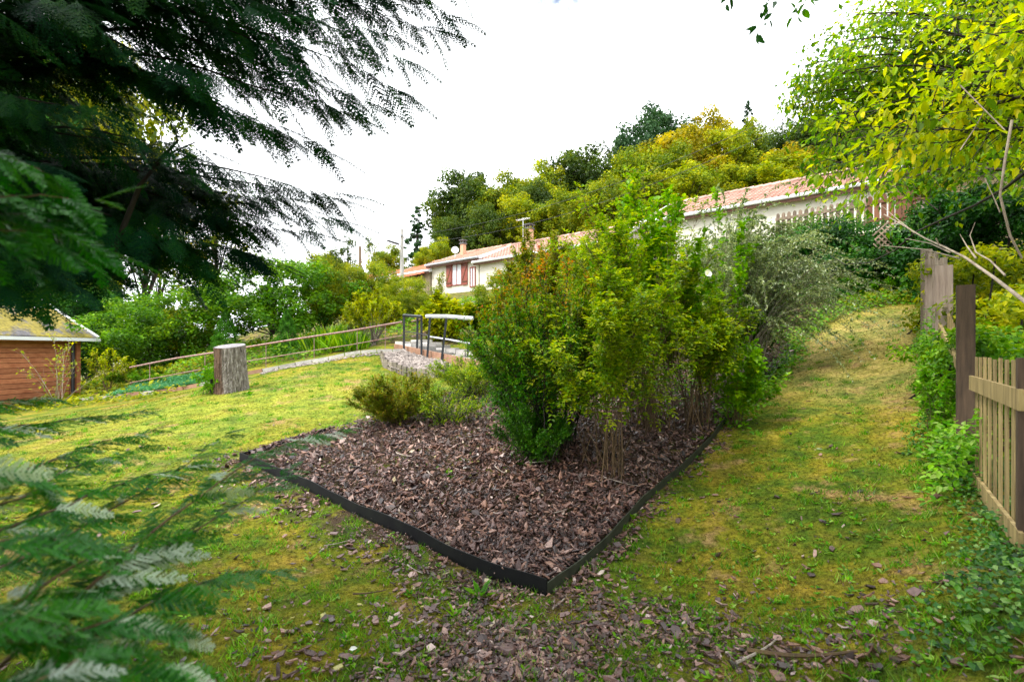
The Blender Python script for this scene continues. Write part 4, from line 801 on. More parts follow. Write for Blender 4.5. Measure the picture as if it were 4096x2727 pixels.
# terrace picket fence above the hedge
M['picketbrown'] = solid('brown_picket', (.085,.032,.014), (.17,.07,.035), 7, .75, stretch=(2,2,.3)); M['picketgrey'] = solid('greyed_picket', (.12,.08,.055), (.24,.18,.13), 7, .85, stretch=(2,2,.3))
def pfence(pts, n, name, label, mat, hgt, wid=.11):
    P = np.array(pts); r_ = thing(name, label, 'fence', P[0]-[0, 0, hgt]); ks = np.linspace(0, 1, n); d = unit(P[1]-P[0])
    for f in ks:
        c = P[0]*(1-f)+P[1]*f; rr_ = R.random(); g = G(); g.box(c-[0, 0, hgt/2+.06], (wid, .025, hgt-.06), [d[0], d[1], 0], r=rr_); a = np.linspace(0, math.pi, 7); dx = np.array([d[0], d[1], 0]); pv = np.cross(dx, [0, 0, 1.])*.0125
        ar = c-[0, 0, .09]+dx*np.cos(a)[:, None]*wid/2+np.array([0, 0, 1.])*np.sin(a)[:, None]*.085; g.add(ar+pv, [tuple(range(7))], rr_); g.add(ar-pv, [tuple(range(7))], rr_)
        i = np.arange(6); g.add(np.concatenate([ar+pv, ar-pv]), np.stack([i, i+1, i+8, i+7], -1), rr_); g.build('picket', M[mat], r_)
    for k in (.20, hgt-.12):
        a, b_ = P[0]-[0, 0, k], P[1]-[0, 0, k]; G().box((a+b_)/2-np.cross(d, [0,0,1])*-.03, (np.linalg.norm(b_-a)+.12, .035, .085), b_-a).build('rail', M[mat], r_)
    return r_
pfence([at(778, 213, 16.3), at(866, 197.5, 13.9)], 15, 'picket_fence', 'greyed round topped picket fence in front of the cream house', 'picketgrey', .85)
pfence([at(870, 196, 13.6), at(906, 188.5, 12.9)], 6, 'picket_fence', 'short brown round topped picket section at the right end of the terrace', 'picketbrown', .80, .12)
a = at(910.5, 186, 12.8); G().box(a-[0, 0, .45], (.09, .09, .9), (1, .2, 0)).build('terrace_post', M['picketbrown'], label='square brown post ending the brown picket section', category='post', origin=a-[0, 0, .9])
a = at(918.5, 197, 12.8); bx = thing('letter_box', 'small square wooden box on the wall beside the brown post', 'box', a-[0, 0, .7]); G().box(a-[0, 0, .35], (.30, .2, .5), (1, .1, 0)).build('box', M['greywood'], bx); G().box(a-[0, 0, .07], (.36, .26, .06), (1, .1, 0)).build('lid', M['picketbrown'], bx)
for dx in (-.12, .12): G().box(a+[dx, -.08, -.34], (.05, .06, .52), (1, .1, 0)).build('frame', M['picketbrown'], bx)
# retaining wall with lattice
M['wallstone'] = solid('sandy_wall', (.26,.18,.12), (.48,.34,.24), 5, .9, 0, .8, .03)
rw = thing('retaining_wall', 'sandy retaining wall with ivy below the terrace pickets', 'wall', at(884, 284, 12.6))
w0, w1 = at(780, 290, 14.6), at(930, 283, 12.2); c = (w0+w1)/2; G().box([c[0], c[1]+.25, 3.55], (np.linalg.norm((w1-w0)[:2]), .3, 2.1), [*(w1-w0)[:2], 0]).build('core', M['wallstone'], rw)
dw = unit(np.array([*(w1-w0)[:2], 0])); nw = np.array([dw[1], -dw[0], 0])
for row in range(9):
    for col in range(5):
        q = np.array([w1[0], w1[1], 0]) - dw*(.75+col*.36+(row % 2)*.18) + nw*(-.06) ; z = 3.02+row*.17
        G().box([q[0], q[1]-.02, z], (.345, .10, .155), dw, r=R.random()).build('stone', M['wallstone'], rw)
lt = thing('lattice_panel', 'broken tan lattice panel leaning on the ivy covered wall', 'lattice', at(896, 258, 12.0)); M['lattice'] = solid('lattice_wood', (.36,.24,.17), (.58,.44,.34), 10, .8)
L0 = at(894, 240, 12.0)
for sgn in (1, -1):
    for i in range(-4, 5):
        off = i*.105; hl = .42-abs(off)*.35; dirv = unit(np.array([1, .1, sgn*.85])); pv = unit(np.array([1, .1, -sgn*.85]))*off
        G().box(L0+pv+np.array([0, .012*sgn, 0]), (hl*2, .01, .030), dirv, (0, -.0, 1), r=R.random()).build('slat', M['lattice'], lt)
G().box(at(893, 258.5, 11.97), (.55, .03, .04), (1, 0, .12)).build('rail', M['lattice'], lt)
# ------------------------------------------------------------ middle distance planting
mid = [ # kind, u, vtop, Y, width px, material, label
 ('hazel', 272, 256, 20, 136, 'green', 'big dome shaped green tree with fanned stems behind the tree stump'),
 ('hazel', 325, 252, 22, 62, 'olive', 'upright olive bush right of the dome shaped tree'),
 ('hazel', 352, 264, 24, 52, 'yelgreen', 'light green bush under the wooden pole'),
 ('hazel', 380, 262, 23, 52, 'olive', 'rounded dull green bush in front of the far red roof'),
 ('hazel', 405, 277, 22, 50, 'yelgreen', 'pale green bush below the red roofed house'),
 ('hazel', 424, 296, 21, 44, 'olive', 'greyish green bush in front of the white house wall'),
 ('hazel', 150, 292, 19, 110, 'green', 'thick green bush directly right of the red shed'),
 ('hazel', 110, 285, 22, 100, 'deepgreen', 'dark bush rising behind the red shed roof'),
 ('hazel', 60, 262, 24, 120, 'green', 'tall bush behind the left part of the shed'),
 ('hazel', 190, 306, 19.5, 52, 'olive', 'low bush above the pale low picket fence'),
 ('ash', 85, 20, 24, 130, 'olive', 'tall olive tree showing through the conifer at the upper left'),
 ('ash', 925, 146, 18, 70, 'yelgreen', 'bright bush on the terrace behind the brown picket section'),
 ('sparse', 205, 170, 30, 100, 'olive', 'tall airy tree whose crown is broken by sky, behind the conifer'),
 ('sparse', 150, 60, 28, 130, 'olive', 'tall yellowish airy tree behind the shed'),
 ('oak', 30, 10, 26, 170, 'green', 'big green tree at the left edge behind the shed'),
 ('oak', -30, 0, 20, 150, 'deepgreen', 'dark tree just inside the left edge of the photo'),
 ('sparse', 170, 225, 34, 70, 'green', 'thin tree with dangling twigs above the low picket fence'),
 ('hazel', 508, 268, 17, 66, 'olive', 'pale green bush at the foot of the tall chimney house'),
 ('hazel', 585, 262, 18, 80, 'green', 'green bush hidden behind the yellow green rose'),
 ('hazel', 660, 265, 18, 90, 'olive', 'wide bush behind the bindweed topped rose'),
 ('hazel', 735, 240, 17, 70, 'green', 'green bush behind the silvery arching shrub'),
]
for (k_, u, vt, Y, wp, m_, lab) in mid: plant(k_, u, vt-4, Y, wp*(1.25 if k_ == 'hazel' else 1), M[m_], lab)
plant('thuja', 226, 309, 17.5, 27, M['thuja'], 'left one of two cone shaped thujas behind the railing')
plant('thuja', 287, 308, 17, 26, M['thuja'], 'right one of two cone shaped thujas behind the railing')
def S_(name, label, u, Y, vtop, wpx, **kw):
    b = on(u, Y); h = max(.3, CAMZ+(HOR-vtop)/F*Y-b[2]); cat = kw.pop('cat', 'shrub'); return shrub(name, label, cat, b, h, wpx/F*Y/2, kw.pop('nst', 14), kw.pop('ntw', 22), kw.pop('nlf', 12), kw.pop('LL', .06), kw.pop('LW', .55), kw.pop('lmat', M['green']), kw.pop('smat', M['cane']), **kw)
S_('yellow_shrub', 'yellow green shrub fanning from pale stems behind the railing', 374, 16.5, 290, 64, LL=.10, lmat=M['yelgreen'], smat=M['greycane'], nst=26, ntw=26, nlf=14, start=.42, twl=.5, sr=.022, seed=21)
S_('vine_bush', 'round bush of vine leaves behind the dark handrail', 445, 16.3, 296, 56, LL=.15, LW=.9, lmat=M['yelgreen'], nst=22, ntw=26, nlf=11, start=.1, twl=.5, seed=22)
S_('vine_bush', 'smaller vine leaved bush under the stair rail', 480, 16.8, 303, 36, LL=.15, LW=.9, lmat=M['green'], nst=12, ntw=20, nlf=10, start=.1, twl=.4, seed=23)
S_('russet_bush', 'orange and yellow bush in front of the pink roofed house', 545, 14, 226, 92, LL=.085, lmat=M['rust'], nst=44, ntw=46, nlf=14, start=.3, twl=.5, seed=24)
S_('russet_bush', 'greener bush right of the orange and yellow one, below the pink roof', 600, 14, 212, 100, LL=.085, lmat=M['yelgreen'], nst=40, ntw=40, nlf=13, start=.2, twl=.5, seed=124)
S_('climbing_rose', 'thin trailing rose against the corner of the white house', 437, 24, 268, 26, LL=.10, lmat=M['yelgreen'], nst=8, ntw=12, nlf=7, seed=25)
for i, (u, Y, vt, lab) in enumerate([(335, 16, 318, 'clump of tall sword leaved iris behind the railing, left of the yellow shrub'), (352, 15.6, 326, 'shorter clump of sword leaves beside the yellow shrub'), (318, 16.4, 325, 'sparse clump of sword leaves nearer the thujas')]):
    b = on(u, Y); h = max(.4, CAMZ+(HOR-vt)/F*Y-b[2]); n = 90; root = thing('iris_clump', lab, 'plant', b); P = np.stack([b[0]+R.normal(0, .25, n), b[1]+R.normal(0, .2, n), b[2]+0*R.random(n)], -1)
    D = unit(np.stack([R.normal(0, .35, n), R.normal(0, .3, n), np.ones(n)], -1)); G().leaves(P, D, np.cross(D, R.normal(0, 1, (n, 3))), h*R.uniform(.6, 1, n), .05, R.random(n), True, .1).build('leaves', M['green'], root)
S_('stump_sapling', 'fresh green sapling growing against the left side of the stump', 208, 10.9, 362, 30, LL=.09, LW=.45, lmat=M['weed'], nst=9, ntw=12, nlf=9, seed=27, start=.15, twl=.2, sr=.006)
S_('bare_shrub', 'nearly leafless pale twiggy shrub in front of the shed wall', 58, 14.3, 338, 76, LL=.10, lmat=M['yelgreen'], smat=M['deadwood'], nst=10, ntw=12, nlf=2, start=.2, twl=.6, sr=.012, seed=28)
S_('bush_by_shed', 'loose yellowish bush at the right corner of the shed', 108, 15.2, 345, 44, LL=.09, lmat=M['yelgreen'], nst=12, ntw=18, nlf=7, seed=29)
S_('low_bush', 'low flowering bush between the shed and the railing', 145, 15.6, 372, 60, LL=.08, lmat=M['green'], nst=14, ntw=20, nlf=12, seed=30, twl=.3)

# shrubs inside the bark bed
b0 = on(395, 7.9)
S_('low_spirea', 'low rust tinged twiggy shrub at the lawn side of the bark bed', 398, 7.7, 370, 96, LL=.036, LW=.55, lmat=M['rust'], smat=M['cane'], nst=44, ntw=36, nlf=16, start=.12, twl=.28, sr=.006, seed=31, up=.6)
S_('low_bush', 'low mixed green bush between the rust tinged shrub and the tall russet topped one', 448, 7.4, 386, 84, LL=.034, LW=.6, lmat=M['rose'], smat=M['darkbark'], nst=26, ntw=16, nlf=10, start=.1, twl=.3, sr=.006, seed=32)
S_('low_bush', 'green bush spreading behind the low mixed one towards the gravel bed', 470, 9.3, 352, 90, LL=.04, LW=.6, lmat=M['rose'], smat=M['darkbark'], nst=30, ntw=22, nlf=13, start=.1, twl=.35, sr=.007, seed=33)
S_('russet_tipped_shrub', 'tall dark green shrub with russet tips rising from the middle of the bark bed', 548, 6.1, 250, 172, LL=.046, LW=.6, lmat=M['tips'], smat=M['darkbark'], nst=80, ntw=30, nlf=11, start=.24, twl=.40, sr=.010, seed=34, rndtop=.72, origin_spread=.22, up=.6)
S_('russet_tipped_shrub', 'narrower russet tipped shrub leaning left over the gravel bed', 514, 6.7, 292, 74, LL=.042, LW=.6, lmat=M['tips'], smat=M['darkbark'], nst=40, ntw=44, nlf=14, start=.15, twl=.34, sr=.008, seed=35, rndtop=.85, lean=(-.12, 0))
S_('dark_bush', 'dense dark low bush at the foot of the tall shrub beside the bark', 536, 5.7, 402, 84, LL=.028, LW=.55, lmat=M['darkshrub'], smat=M['darkbark'], nst=46, ntw=30, nlf=13, start=.1, twl=.2, sr=.005, seed=36)
S_('rose_bush', 'big yellow green rose bush with thin bare canes at its foot', 612, 5.5, 222, 188, LL=.044, LW=.72, lmat=M['rose'], smat=M['cane'], nst=26, ntw=50, nlf=20, start=.38, twl=.46, sr=.007, seed=37, big=True, origin_spread=.16, up=.2, pin=True)
S_('rose_bush', 'darker green rose thicket behind the big yellow green rose bush', 638, 7.2, 172, 200, LL=.05, LW=.68, lmat=M['rose'], smat=M['cane'], nst=38, ntw=30, nlf=20, start=.32, twl=.55, sr=.010, seed=38, origin_spread=.3, pin=True)
S_('rose_bush', 'leafy lower rose on the path side of the big rose bush', 694, 7.0, 262, 110, LL=.048, LW=.7, lmat=M['rose'], smat=M['cane'], nst=30, ntw=30, nlf=20, start=.42, twl=.40, sr=.008, seed=39, big=True, origin_spread=.15, pin=True)
S_('bindweed_vine', 'pale green bindweed climbing over the top of the roses', 650, 6.9, 165, 150, LL=.085, LW=.8, lmat=M['bind'], smat=M['cane'], nst=26, ntw=14, nlf=8, start=.55, twl=.36, sr=.005, seed=40, big=True, up=1.0, cat='climber')
S_('bindweed_vine', 'bindweed with large leaves sprawling over the silvery shrub', 725, 8.2, 186, 60, LL=.09, LW=.8, lmat=M['bind'], smat=M['cane'], nst=9, ntw=10, nlf=8, start=.5, twl=.4, sr=.005, seed=41, big=True, up=1.0, cat='climber')
S_('bindweed_vine', 'bindweed trailing on the ground side of the lower rose', 735, 6.9, 330, 80, LL=.08, LW=.8, lmat=M['bind'], smat=M['cane'], nst=20, ntw=12, nlf=7, start=.2, twl=.3, sr=.005, seed=42, big=True, cat='climber')
# silvery arching cotoneaster: long wands with paired leaves
def wands(name, label, base, n, Lr, hr, az0, azs, lmat, smat, seed, LL=.035, sp_=.028, sr=.006, par_h=0):
    rng = np.random.default_rng(seed); root = thing(name, label, 'shrub', base); K = 14; t = np.linspace(0, 1, K)
    az = az0+rng.normal(0, azs, n); L = rng.uniform(*Lr, n); h = rng.uniform(*hr, n); x = L[:, None]*(t**1.35)
    z = h[:, None]*(1-(1-t)**2)*1.0 - (rng.uniform(.25, .95, n)*L)[:, None]*t**3*.75
    P = np.array(base)+np.stack([np.sin(az)[:, None]*x+rng.normal(0, .16, n)[:, None], np.cos(az)[:, None]*x+rng.normal(0, .16, n)[:, None], z-.03], -1)
    P += np.cumsum(rng.normal(0, .008, P.shape), 1)
    g = G(); g.tubes(P, sr*(1-.8*t)[None]*rng.uniform(.5, 1.5, (n, 1)), 5, rng.random(n)); g.build('stems', smat, root, smooth=True)
    m = int((Lr[1]+hr[1])/sp_*.8); i = np.repeat(np.arange(n), m); s = .25+.75*np.tile(np.linspace(0, 1, m), n)+rng.normal(0, .01, n*m); s = np.clip(s, 0, .999); f = s*(K-1); i0 = f.astype(int); fr = (f-i0)[:, None]
    Q = P[i, i0]*(1-fr)+P[i, i0+1]*fr; T = unit(P[i, i0+1]-P[i, i0]); q = unit(rng.normal(0, 1, (n*m, 3))); D = unit(T*.5+q+[0, 0, .3]); l = LL*rng.uniform(.6, 1.2, n*m)
    G().leaves(Q, D, unit(q*.5+[0, 0, 1.]), l, l*.55, rng.beta(2, 2, n*m), False).build('foliage', lmat, root); return root
cb = on(738, 8.9)
wands('cotoneaster', 'silvery grey shrub arching over the path behind the roses', cb, 240, (.5, 1.9), (1.3, 3.0), math.radians(70), 1.25, M['coton'], M['greycane'], 51, LL=.052, sp_=.024, sr=.005)
wands('cotoneaster', 'second silvery shrub in the back of the same thicket, more upright', on(728, 9.0), 160, (.3, 1.3), (1.6, 3.4), math.radians(60), 2.2, M['coton'], M['greycane'], 52, LL=.05, sr=.005)
wands('cotoneaster', 'long pale wands of the silvery shrub sweeping down towards the path', on(742, 8.7)+[0, 0, .25], 75, (1.3, 2.3), (1.5, 2.4), math.radians(98), .32, M['coton'], M['greycane'], 151, LL=.05, sp_=.035, sr=.006)
S_('thicket', 'dark twiggy thicket under the silvery shrub', 738, 9.1, 290, 80, LL=.045, lmat=M['darkshrub'], smat=M['darkbark'], nst=40, ntw=24, nlf=9, start=.2, twl=.4, sr=.012, seed=53)
# white bindweed flower
f0 = at(708, 273, 5.75); fl = thing('bindweed_flower', 'single white trumpet flower on the upper right of the rose bush', 'flower', f0); g = G(); a = np.arange(20)*2*math.pi/20; fd = unit(np.array([.15, -1, .35])); fx_ = unit(np.cross(fd, [0, 0, 1.])); fz_ = np.cross(fx_, fd)
for r0, d0 in ((.005, -.05), (.012, -.02), (.028, .0), (.042, .008)): g.V.append(f0+fx_*(np.cos(a)*r0)[:, None]+fz_*(np.sin(a)*r0*(1+.08*np.sin(a*5)))[:, None]+fd*d0); g.Rn.append(np.full(20, .6)); g.n += 20
for k in range(3): i = np.arange(20); g.P.setdefault(4, []).append(np.stack([k*20+i, k*20+(i+1)%20, (k+1)*20+(i+1)%20, (k+1)*20+i], -1))
g.build('petals', M['petal'], fl, smooth=True); G().tube([f0-fd*.05, f0-fd*.09+[0, 0, -.05]], .003, 4).build('stalk', M['cane'], fl)

# hedge, ground cover, right hand slope
def hedge(name, label, boxes, n, size, mat, seed, cat='hedge', asp=.6):
    rng = np.random.default_rng(seed); cs = []; rs = []
    for (u, vt, Y, wpx) in boxes:
        b = on(u, Y); top = CAMZ+(HOR-vt)/F*Y; w = wpx/F*Y
        for k in range(26): cs.append((b[0]+rng.uniform(-.5, .5)*w, Y+rng.uniform(-.4, .8), b[2]+(top-b[2]-.2)*rng.random()**.8)); rs.append(w*.17*rng.uniform(.5, 1.3)+.1)
    cs = np.array(cs); root = thing(name, label, cat, on(boxes[0][0], boxes[0][2])); crown_leaves(rng, cs, np.array(rs), n, size, asp).build('foliage', mat, root)
    L = []; 
    for k in range(50): c = cs[rng.integers(len(cs))]; z = h1(c[0], c[1]); L.append(np.stack([[c[0]*.98, c[1]+.2, z-.05], [c[0], c[1]+.1, (z+c[2])/2], c]))
    G().tubes(np.array(L), .015, 4).build('stems', M['darkbark'], root); return root
hedge('rounded_hedge', 'dense dark green bush bulging below the terrace picket fence', [(812, 224, 13.4, 60), (840, 219, 12.8, 66), (868, 222, 12.5, 56), (850, 246, 12.1, 60)], 26000, .085, M['deepgreen'], 61)
hedge('hedge_top', 'sprigs of bush growing through the greyed picket fence', [(800, 207, 14.6, 50), (848, 208, 13.9, 60)], 3500, .07, M['green'], 62, 'shrub')
hedge('ivy_mass', 'shiny dark ivy over the right part of the lattice and wall', [(912, 214, 11.9, 30), (905, 250, 11.7, 30), (925, 215, 11.4, 34)], 8000, .09, M['ivy'], 63, 'ivy', .85)
hedge('dark_conifer_hedge', 'dark evergreen hedge at the right edge above the old fence planks', [(948, 190, 11, 60), (985, 180, 10.4, 70), (1020, 185, 9.6, 80), (960, 225, 10.2, 60)], 26000, .09, M['deepgreen'], 64)
hedge('bramble_bank', 'light green brambles and weeds on the bank right of the planks', [(975, 252, 8.2, 70), (1010, 240, 7.2, 80), (1035, 270, 5.8, 90)], 11000, .08, M['yelgreen'], 65, 'brambles')
hedge('bramble_bank', 'bright green bush just behind the picket gate', [(985, 318, 5.6, 60), (1015, 322, 4.9, 70), (1040, 300, 4.4, 70)], 9000, .06, M['green'], 66, 'brambles')
# ivy and nettles along the fence foot
def scatter(poly_or_fn, n, box, size, asp, name, mat, hmax, seed, big=False, pw=1.0, label=None, asp2=.5):
    rng = np.random.default_rng(seed); x = rng.uniform(box[0], box[1], n); y = rng.uniform(box[2], box[3], n); w = poly_or_fn(x, y); k = rng.random(n) < w; x, y, w = x[k], y[k], w[k]; n = len(x)
    hm = hmax*(.4+.6*np.clip(np.sin(x*3.3+np.sin(y*2))*np.sin(y*2.9+x)+.4, 0, 1)); z = H(x, y)+rng.random(n)**pw*hm*np.clip(w*1.5, .1, 1)
    N = unit(np.stack([rng.normal(0, .5, n)-.15, rng.normal(0, .5, n)-.25, np.ones(n)], -1)); D = unit(np.cross(N, rng.normal(0, 1, (n, 3)))); l = size*rng.uniform(.55, 1.3, n)
    G().leaves(np.stack([x, y, z], -1), D, N, l, l*asp, rng.beta(2, 2, n)**.9, big, .2).build(name, mat, kind='stuff', label=label)
def fdist(x, y): return (x-2.5)*FN[0]+(y-2.57)*FN[1]        # distance from the fence towards the path
scatter(lambda x, y: np.clip(1.25-(fdist(x, y)+.1)/.30*(1+.35*np.sin(y*2.1)), 0, 1)*(fdist(x, y) > -.25), 100000, (1.6, 7.6, 2.0, 8.6), .034, .8, 'ivy_ground_cover', M['ivy'], .26, 71, False)
scatter(lambda x, y: np.clip(1.1-(fdist(x, y)-.05)/.24, 0, 1)*(fdist(x, y) > -.1)*(y > 3.9), 60000, (3, 7.4, 3.6, 8.6), .06, .55, 'nettle_growth', M['weed'], .85, 72, True, .7)
scatter(lambda x, y: (fdist(x, y) < -.25)*.8, 40000, (2.5, 11, 1.5, 10), .07, .6, 'bank_weeds', M['green'], .45, 73, False)
gcp = [at(735, 345, 10.2), at(760, 325, 10.8), at(800, 330, 10), at(835, 315, 10.5), at(900, 308, 10.6), at(945, 300, 10), at(960, 270, 13), at(700, 290, 14.5), at(690, 330, 12)]
scatter(lambda x, y: inpoly(x, y, gcp)*(.55+.45*np.sin(x*2.2)*np.sin(y*2.6)), 60000, (3, 12, 9, 15), .075, .6, 'weedy_ground_cover', M['weed'], .28, 74, False)
scatter(lambda x, y: inpoly(x, y, gcp)*(np.sin(x*1.1+2)*np.sin(y*1.6) > .35), 30000, (3, 12, 9, 15), .07, .5, 'yellow_ground_cover', M['yelgreen'], .35, 75, False)
scatter(lambda x, y: np.clip(1-pdist(x, y, BED_R[3:])/.33, 0, 1)*.8, 26000, (2.5, 6.5, 6.5, 11), .06, .7, 'edge_weeds', M['weed'], .22, 76, True)
scatter(lambda x, y: np.clip(1-pdist(x, y, BED_R[1:4])/.2, 0, 1)*.12, 9000, (1, 4, 4.5, 8), .05, .7, 'edge_weeds', M['weed'], .08, 77, True)
scatter(lambda x, y: inpoly(x, y, BED)*((y > 7.6)*.6+.05), 40000, (-3.5, 7, 4.5, 12.5), .05, .6, 'bed_weeds', M['darkshrub'], .22, 78, False)
scatter(lambda x, y: .8*np.clip(np.sin(x*.6)*np.sin(y*.5)+.6, 0, 1), 80000, (-16, 11, 15.4, 27), .12, .6, 'garden_undergrowth', M['green'], .5, 79, False)
scatter(lambda x, y: .6+0*x, 40000, (-26, -9, 13, 30), .14, .6, 'rough_grass', M['olive'], .3, 80, False)
S_('lavender_bush', 'small grey green lavender bush on the weedy bank', 822, 11.6, 294, 26, LL=.05, LW=.25, lmat=M['coton'], nst=24, ntw=10, nlf=10, seed=81, start=.2, twl=.2, sr=.004)
S_('leafy_plant', 'leafy green plant mound left of the wall foot, below the dark bush', 838, 12.1, 277, 46, LL=.09, LW=.4, lmat=M['weed'], nst=26, ntw=12, nlf=10, seed=82, start=.3, twl=.25, sr=.005)
S_('leafy_plant', 'leafy green plant mound in front of the sandy wall', 878, 11.8, 282, 44, LL=.09, LW=.4, lmat=M['weed'], nst=26, ntw=12, nlf=10, seed=83, start=.3, twl=.25, sr=.005)
S_('nettle_clump', 'tall nettles against the dark brown fence post', 938, 5.0, 358, 40, LL=.06, LW=.5, lmat=M['weed'], nst=14, ntw=8, nlf=6, seed=84, start=.1, twl=.14, sr=.004, big=True)

# ------------------------------------------------------------ overhanging yellow green tree, upper right
def bough_tree(name, label, trunk, limbs, ntw, nlf, LL, LW, lmat, smat, seed, twl=.7, sub=.35, big=True, tr=.22, th=7):
    rng = np.random.default_rng(seed); root = thing(name, label, 'tree', [trunk[0], trunk[1], h1(*trunk)]); zb = h1(*trunk)
    g = G(); g.tube([[trunk[0], trunk[1], zb-.3], [trunk[0]-.1, trunk[1], zb+2], [trunk[0]+.1, trunk[1]+.1, zb+4.5], [trunk[0], trunk[1], zb+th]], np.array([tr*1.2, tr, tr*.7, tr*.2]), 10); g.build('trunk', smat, root, smooth=True)
    PL = []
    for (p, r0) in limbs:
        p = np.array(p); s = np.array([trunk[0], trunk[1], p[2]*.55+(zb+1.2)*.45]); K = 12; t = np.linspace(0, 1, K)[:, None]; m_ = s*.5+p*.5+[0, 0, .25*np.linalg.norm(p-s)*rng.uniform(.2, .9)]
        L = (1-t)**2*s+2*t*(1-t)*m_+t**2*p; L += np.cumsum(rng.normal(0, .03, L.shape), 0)*t; PL.append(L)
    L = np.array(PL); N = len(L); g = G(); g.tubes(L, np.array([r for _, r in limbs])[:, None]*(1-.85*np.linspace(0, 1, 12))[None], 6, rng.random(N)); 
    T = N*ntw; i = np.repeat(np.arange(N), ntw); s = .35+.65*rng.random(T)**.7; f = np.clip(s, 0, .999)*11; i0 = f.astype(int); fr = (f-i0)[:, None]; P = L[i, i0]*(1-fr)+L[i, i0+1]*fr; tg = unit(L[i, i0+1]-L[i, i0])
    d = unit(tg*.8+unit(rng.normal(0, 1, (T, 3)))*.9+[0, 0, -.05]); l = twl*rng.uniform(.4, 1.2, T); k5 = np.linspace(0, 1, 5)[None, :, None]; TL = P[:, None]+d[:, None]*l[:, None, None]*k5; TL[..., 2] -= (l*.22)[:, None]*np.linspace(0, 1, 5)**2; TL += np.cumsum(rng.normal(0, .012, TL.shape), 1)
    g.tubes(TL[:, ::2], (.006*(1-.7*np.linspace(0, 1, 5))[None]*np.ones((T, 1)))[:, ::2], 3, rng.random(T)); g.build('branches', smat, root, smooth=True)
    m = T*nlf; ti = np.repeat(np.arange(T), nlf); f = rng.random(m)**.7*3.999; i0 = f.astype(int); fr = (f-i0)[:, None]; P = TL[ti, i0]*(1-fr)+TL[ti, i0+1]*fr+rng.normal(0, sub*.16, (m, 3)); tg = unit(TL[ti, i0+1]-TL[ti, i0])
    q = unit(rng.normal(0, 1, (m, 3))); D = unit(tg*.6+q*.8+[0, 0, -.45]); Nn = unit(q*.6+[0, 0, 1.]); ll = LL*rng.uniform(.55, 1.25, m); rn = np.clip(rng.beta(2, 2.2, m)*.7+rng.normal(.12, .17, T)[ti], 0, 1)
    G().leaves(P, D, Nn, ll, ll*LW, rn, big, .25).build('foliage', lmat, root); return root
rng = np.random.default_rng(90); poly = [(855,-60),(860,10),(815,58),(800,95),(812,125),(825,145),(846,155),(880,160),(930,160),(990,165),(1090,170),(1090,-60)]
def intri(n, poly, seed):
    r_ = np.random.default_rng(seed); u = r_.uniform(740, 1090, 4000); v = r_.uniform(-60, 230, 4000); k = inpoly(u, v, poly); return np.stack([u[k], v[k]], 1)[:n]
pts = intri(74, poly, 91); limbs = [(at(u, v, rng.uniform(6.5, 9.5)), rng.uniform(.03, .06)) for u, v in pts]
edge = [(848,172,5.8),(862,178,5.6),(836,160,6.2),(798,90,7.5),(805,66,7.2),(820,50,7),(845,28,6.8),(865,0,6.5),(812,120,7.6),(826,140,7.4),(850,152,6.8),(795,106,7.8),(875,158,6.6),(905,158,6.4),(940,160,6),(812,80,8),(808,100,8.4),(822,70,8.2),(835,50,8),(800,116,8.6),(815,132,8.6),(832,95,7.6),(850,60,7.4),(840,120,7),(862,35,7.2),(835,150,8.2)]
limbs += [(at(u, v, Y), .04) for u, v, Y in edge]
bough_tree('yellow_leaved_tree', 'large yellow green leaved tree leaning in from the upper right', (9.4, 7.6), limbs, 34, 15, .085, .55, M['walnut'], M['bark'], 92, twl=.50, th=9, big=False)
pts = intri(22, [(930,-60),(910,60),(890,110),(900,140),(1090,160),(1090,-60)], 93); limbs = [(at(u, v, rng.uniform(3.6, 5.2)), rng.uniform(.02, .035)) for u, v in pts]
limbs += [(at(858, 128, 3.9), .014), (at(868, 142, 3.9), .014), (at(872, 100, 4.0), .014), (at(850, 160, 4.2), .01), (at(900, 140, 3.9), .014)]
bough_tree('near_branches_tree', 'nearer tree with green and bright yellow leaves on dark branches over the gate', (5.6, 3.5), limbs, 22, 9, .085, .5, M['yellowleaf'], M['darkbark'], 94, twl=.3, th=6, tr=.14)
limbs = [(at(752, 30, 2.6), .008), (at(770, 12, 2.6), .008), (at(800, 5, 2.7), .01), (at(835, -5, 2.8), .01), (at(745, -10, 2.6), .008)]
def sprig(name, label, pts, nleaf, LL, mat, smat, seed, r=.004, LW=.45):
    rng = np.random.default_rng(seed); root = thing(name, label, 'branch', pts[0]); P = np.array(pts, float); K = 14; d = np.r_[0, np.cumsum(np.linalg.norm(np.diff(P, axis=0), axis=1))]; s = np.linspace(0, d[-1], K); L = np.stack([np.interp(s, d, P[:, i]) for i in range(3)], -1)
    G().tube(L, r*(1-.7*np.linspace(0, 1, K)), 5).build('twig', smat, root); f = rng.random(nleaf)**.6*(K-1.001); i0 = f.astype(int); fr = (f-i0)[:, None]; Q = L[i0]*(1-fr)+L[i0+1]*fr; q = unit(rng.normal(0, 1, (nleaf, 3)))
    l = LL*rng.uniform(.6, 1.2, nleaf); G().leaves(Q+q*.02, unit(q+[0, 0, -.5]), unit(rng.normal(0, 1, (nleaf, 3))), l, l*LW, rng.random(nleaf)*.5, True).build('foliage', mat, root); return root
sprig('overhead_twig', 'dark leafy twig hanging against the sky, left of the yellow tree', [at(790, -60, 2.7), at(775, -10, 2.6), at(765, 20, 2.6), at(750, 38, 2.6)], 26, .065, M['deepgreen'], M['darkbark'], 95)
sprig('overhead_twig', 'second dark twig nearer the yellow tree at the top edge', [at(850, -60, 2.8), at(822, -15, 2.8), at(803, 5, 2.75), at(795, 14, 2.7)], 24, .065, M['green'], M['darkbark'], 96)
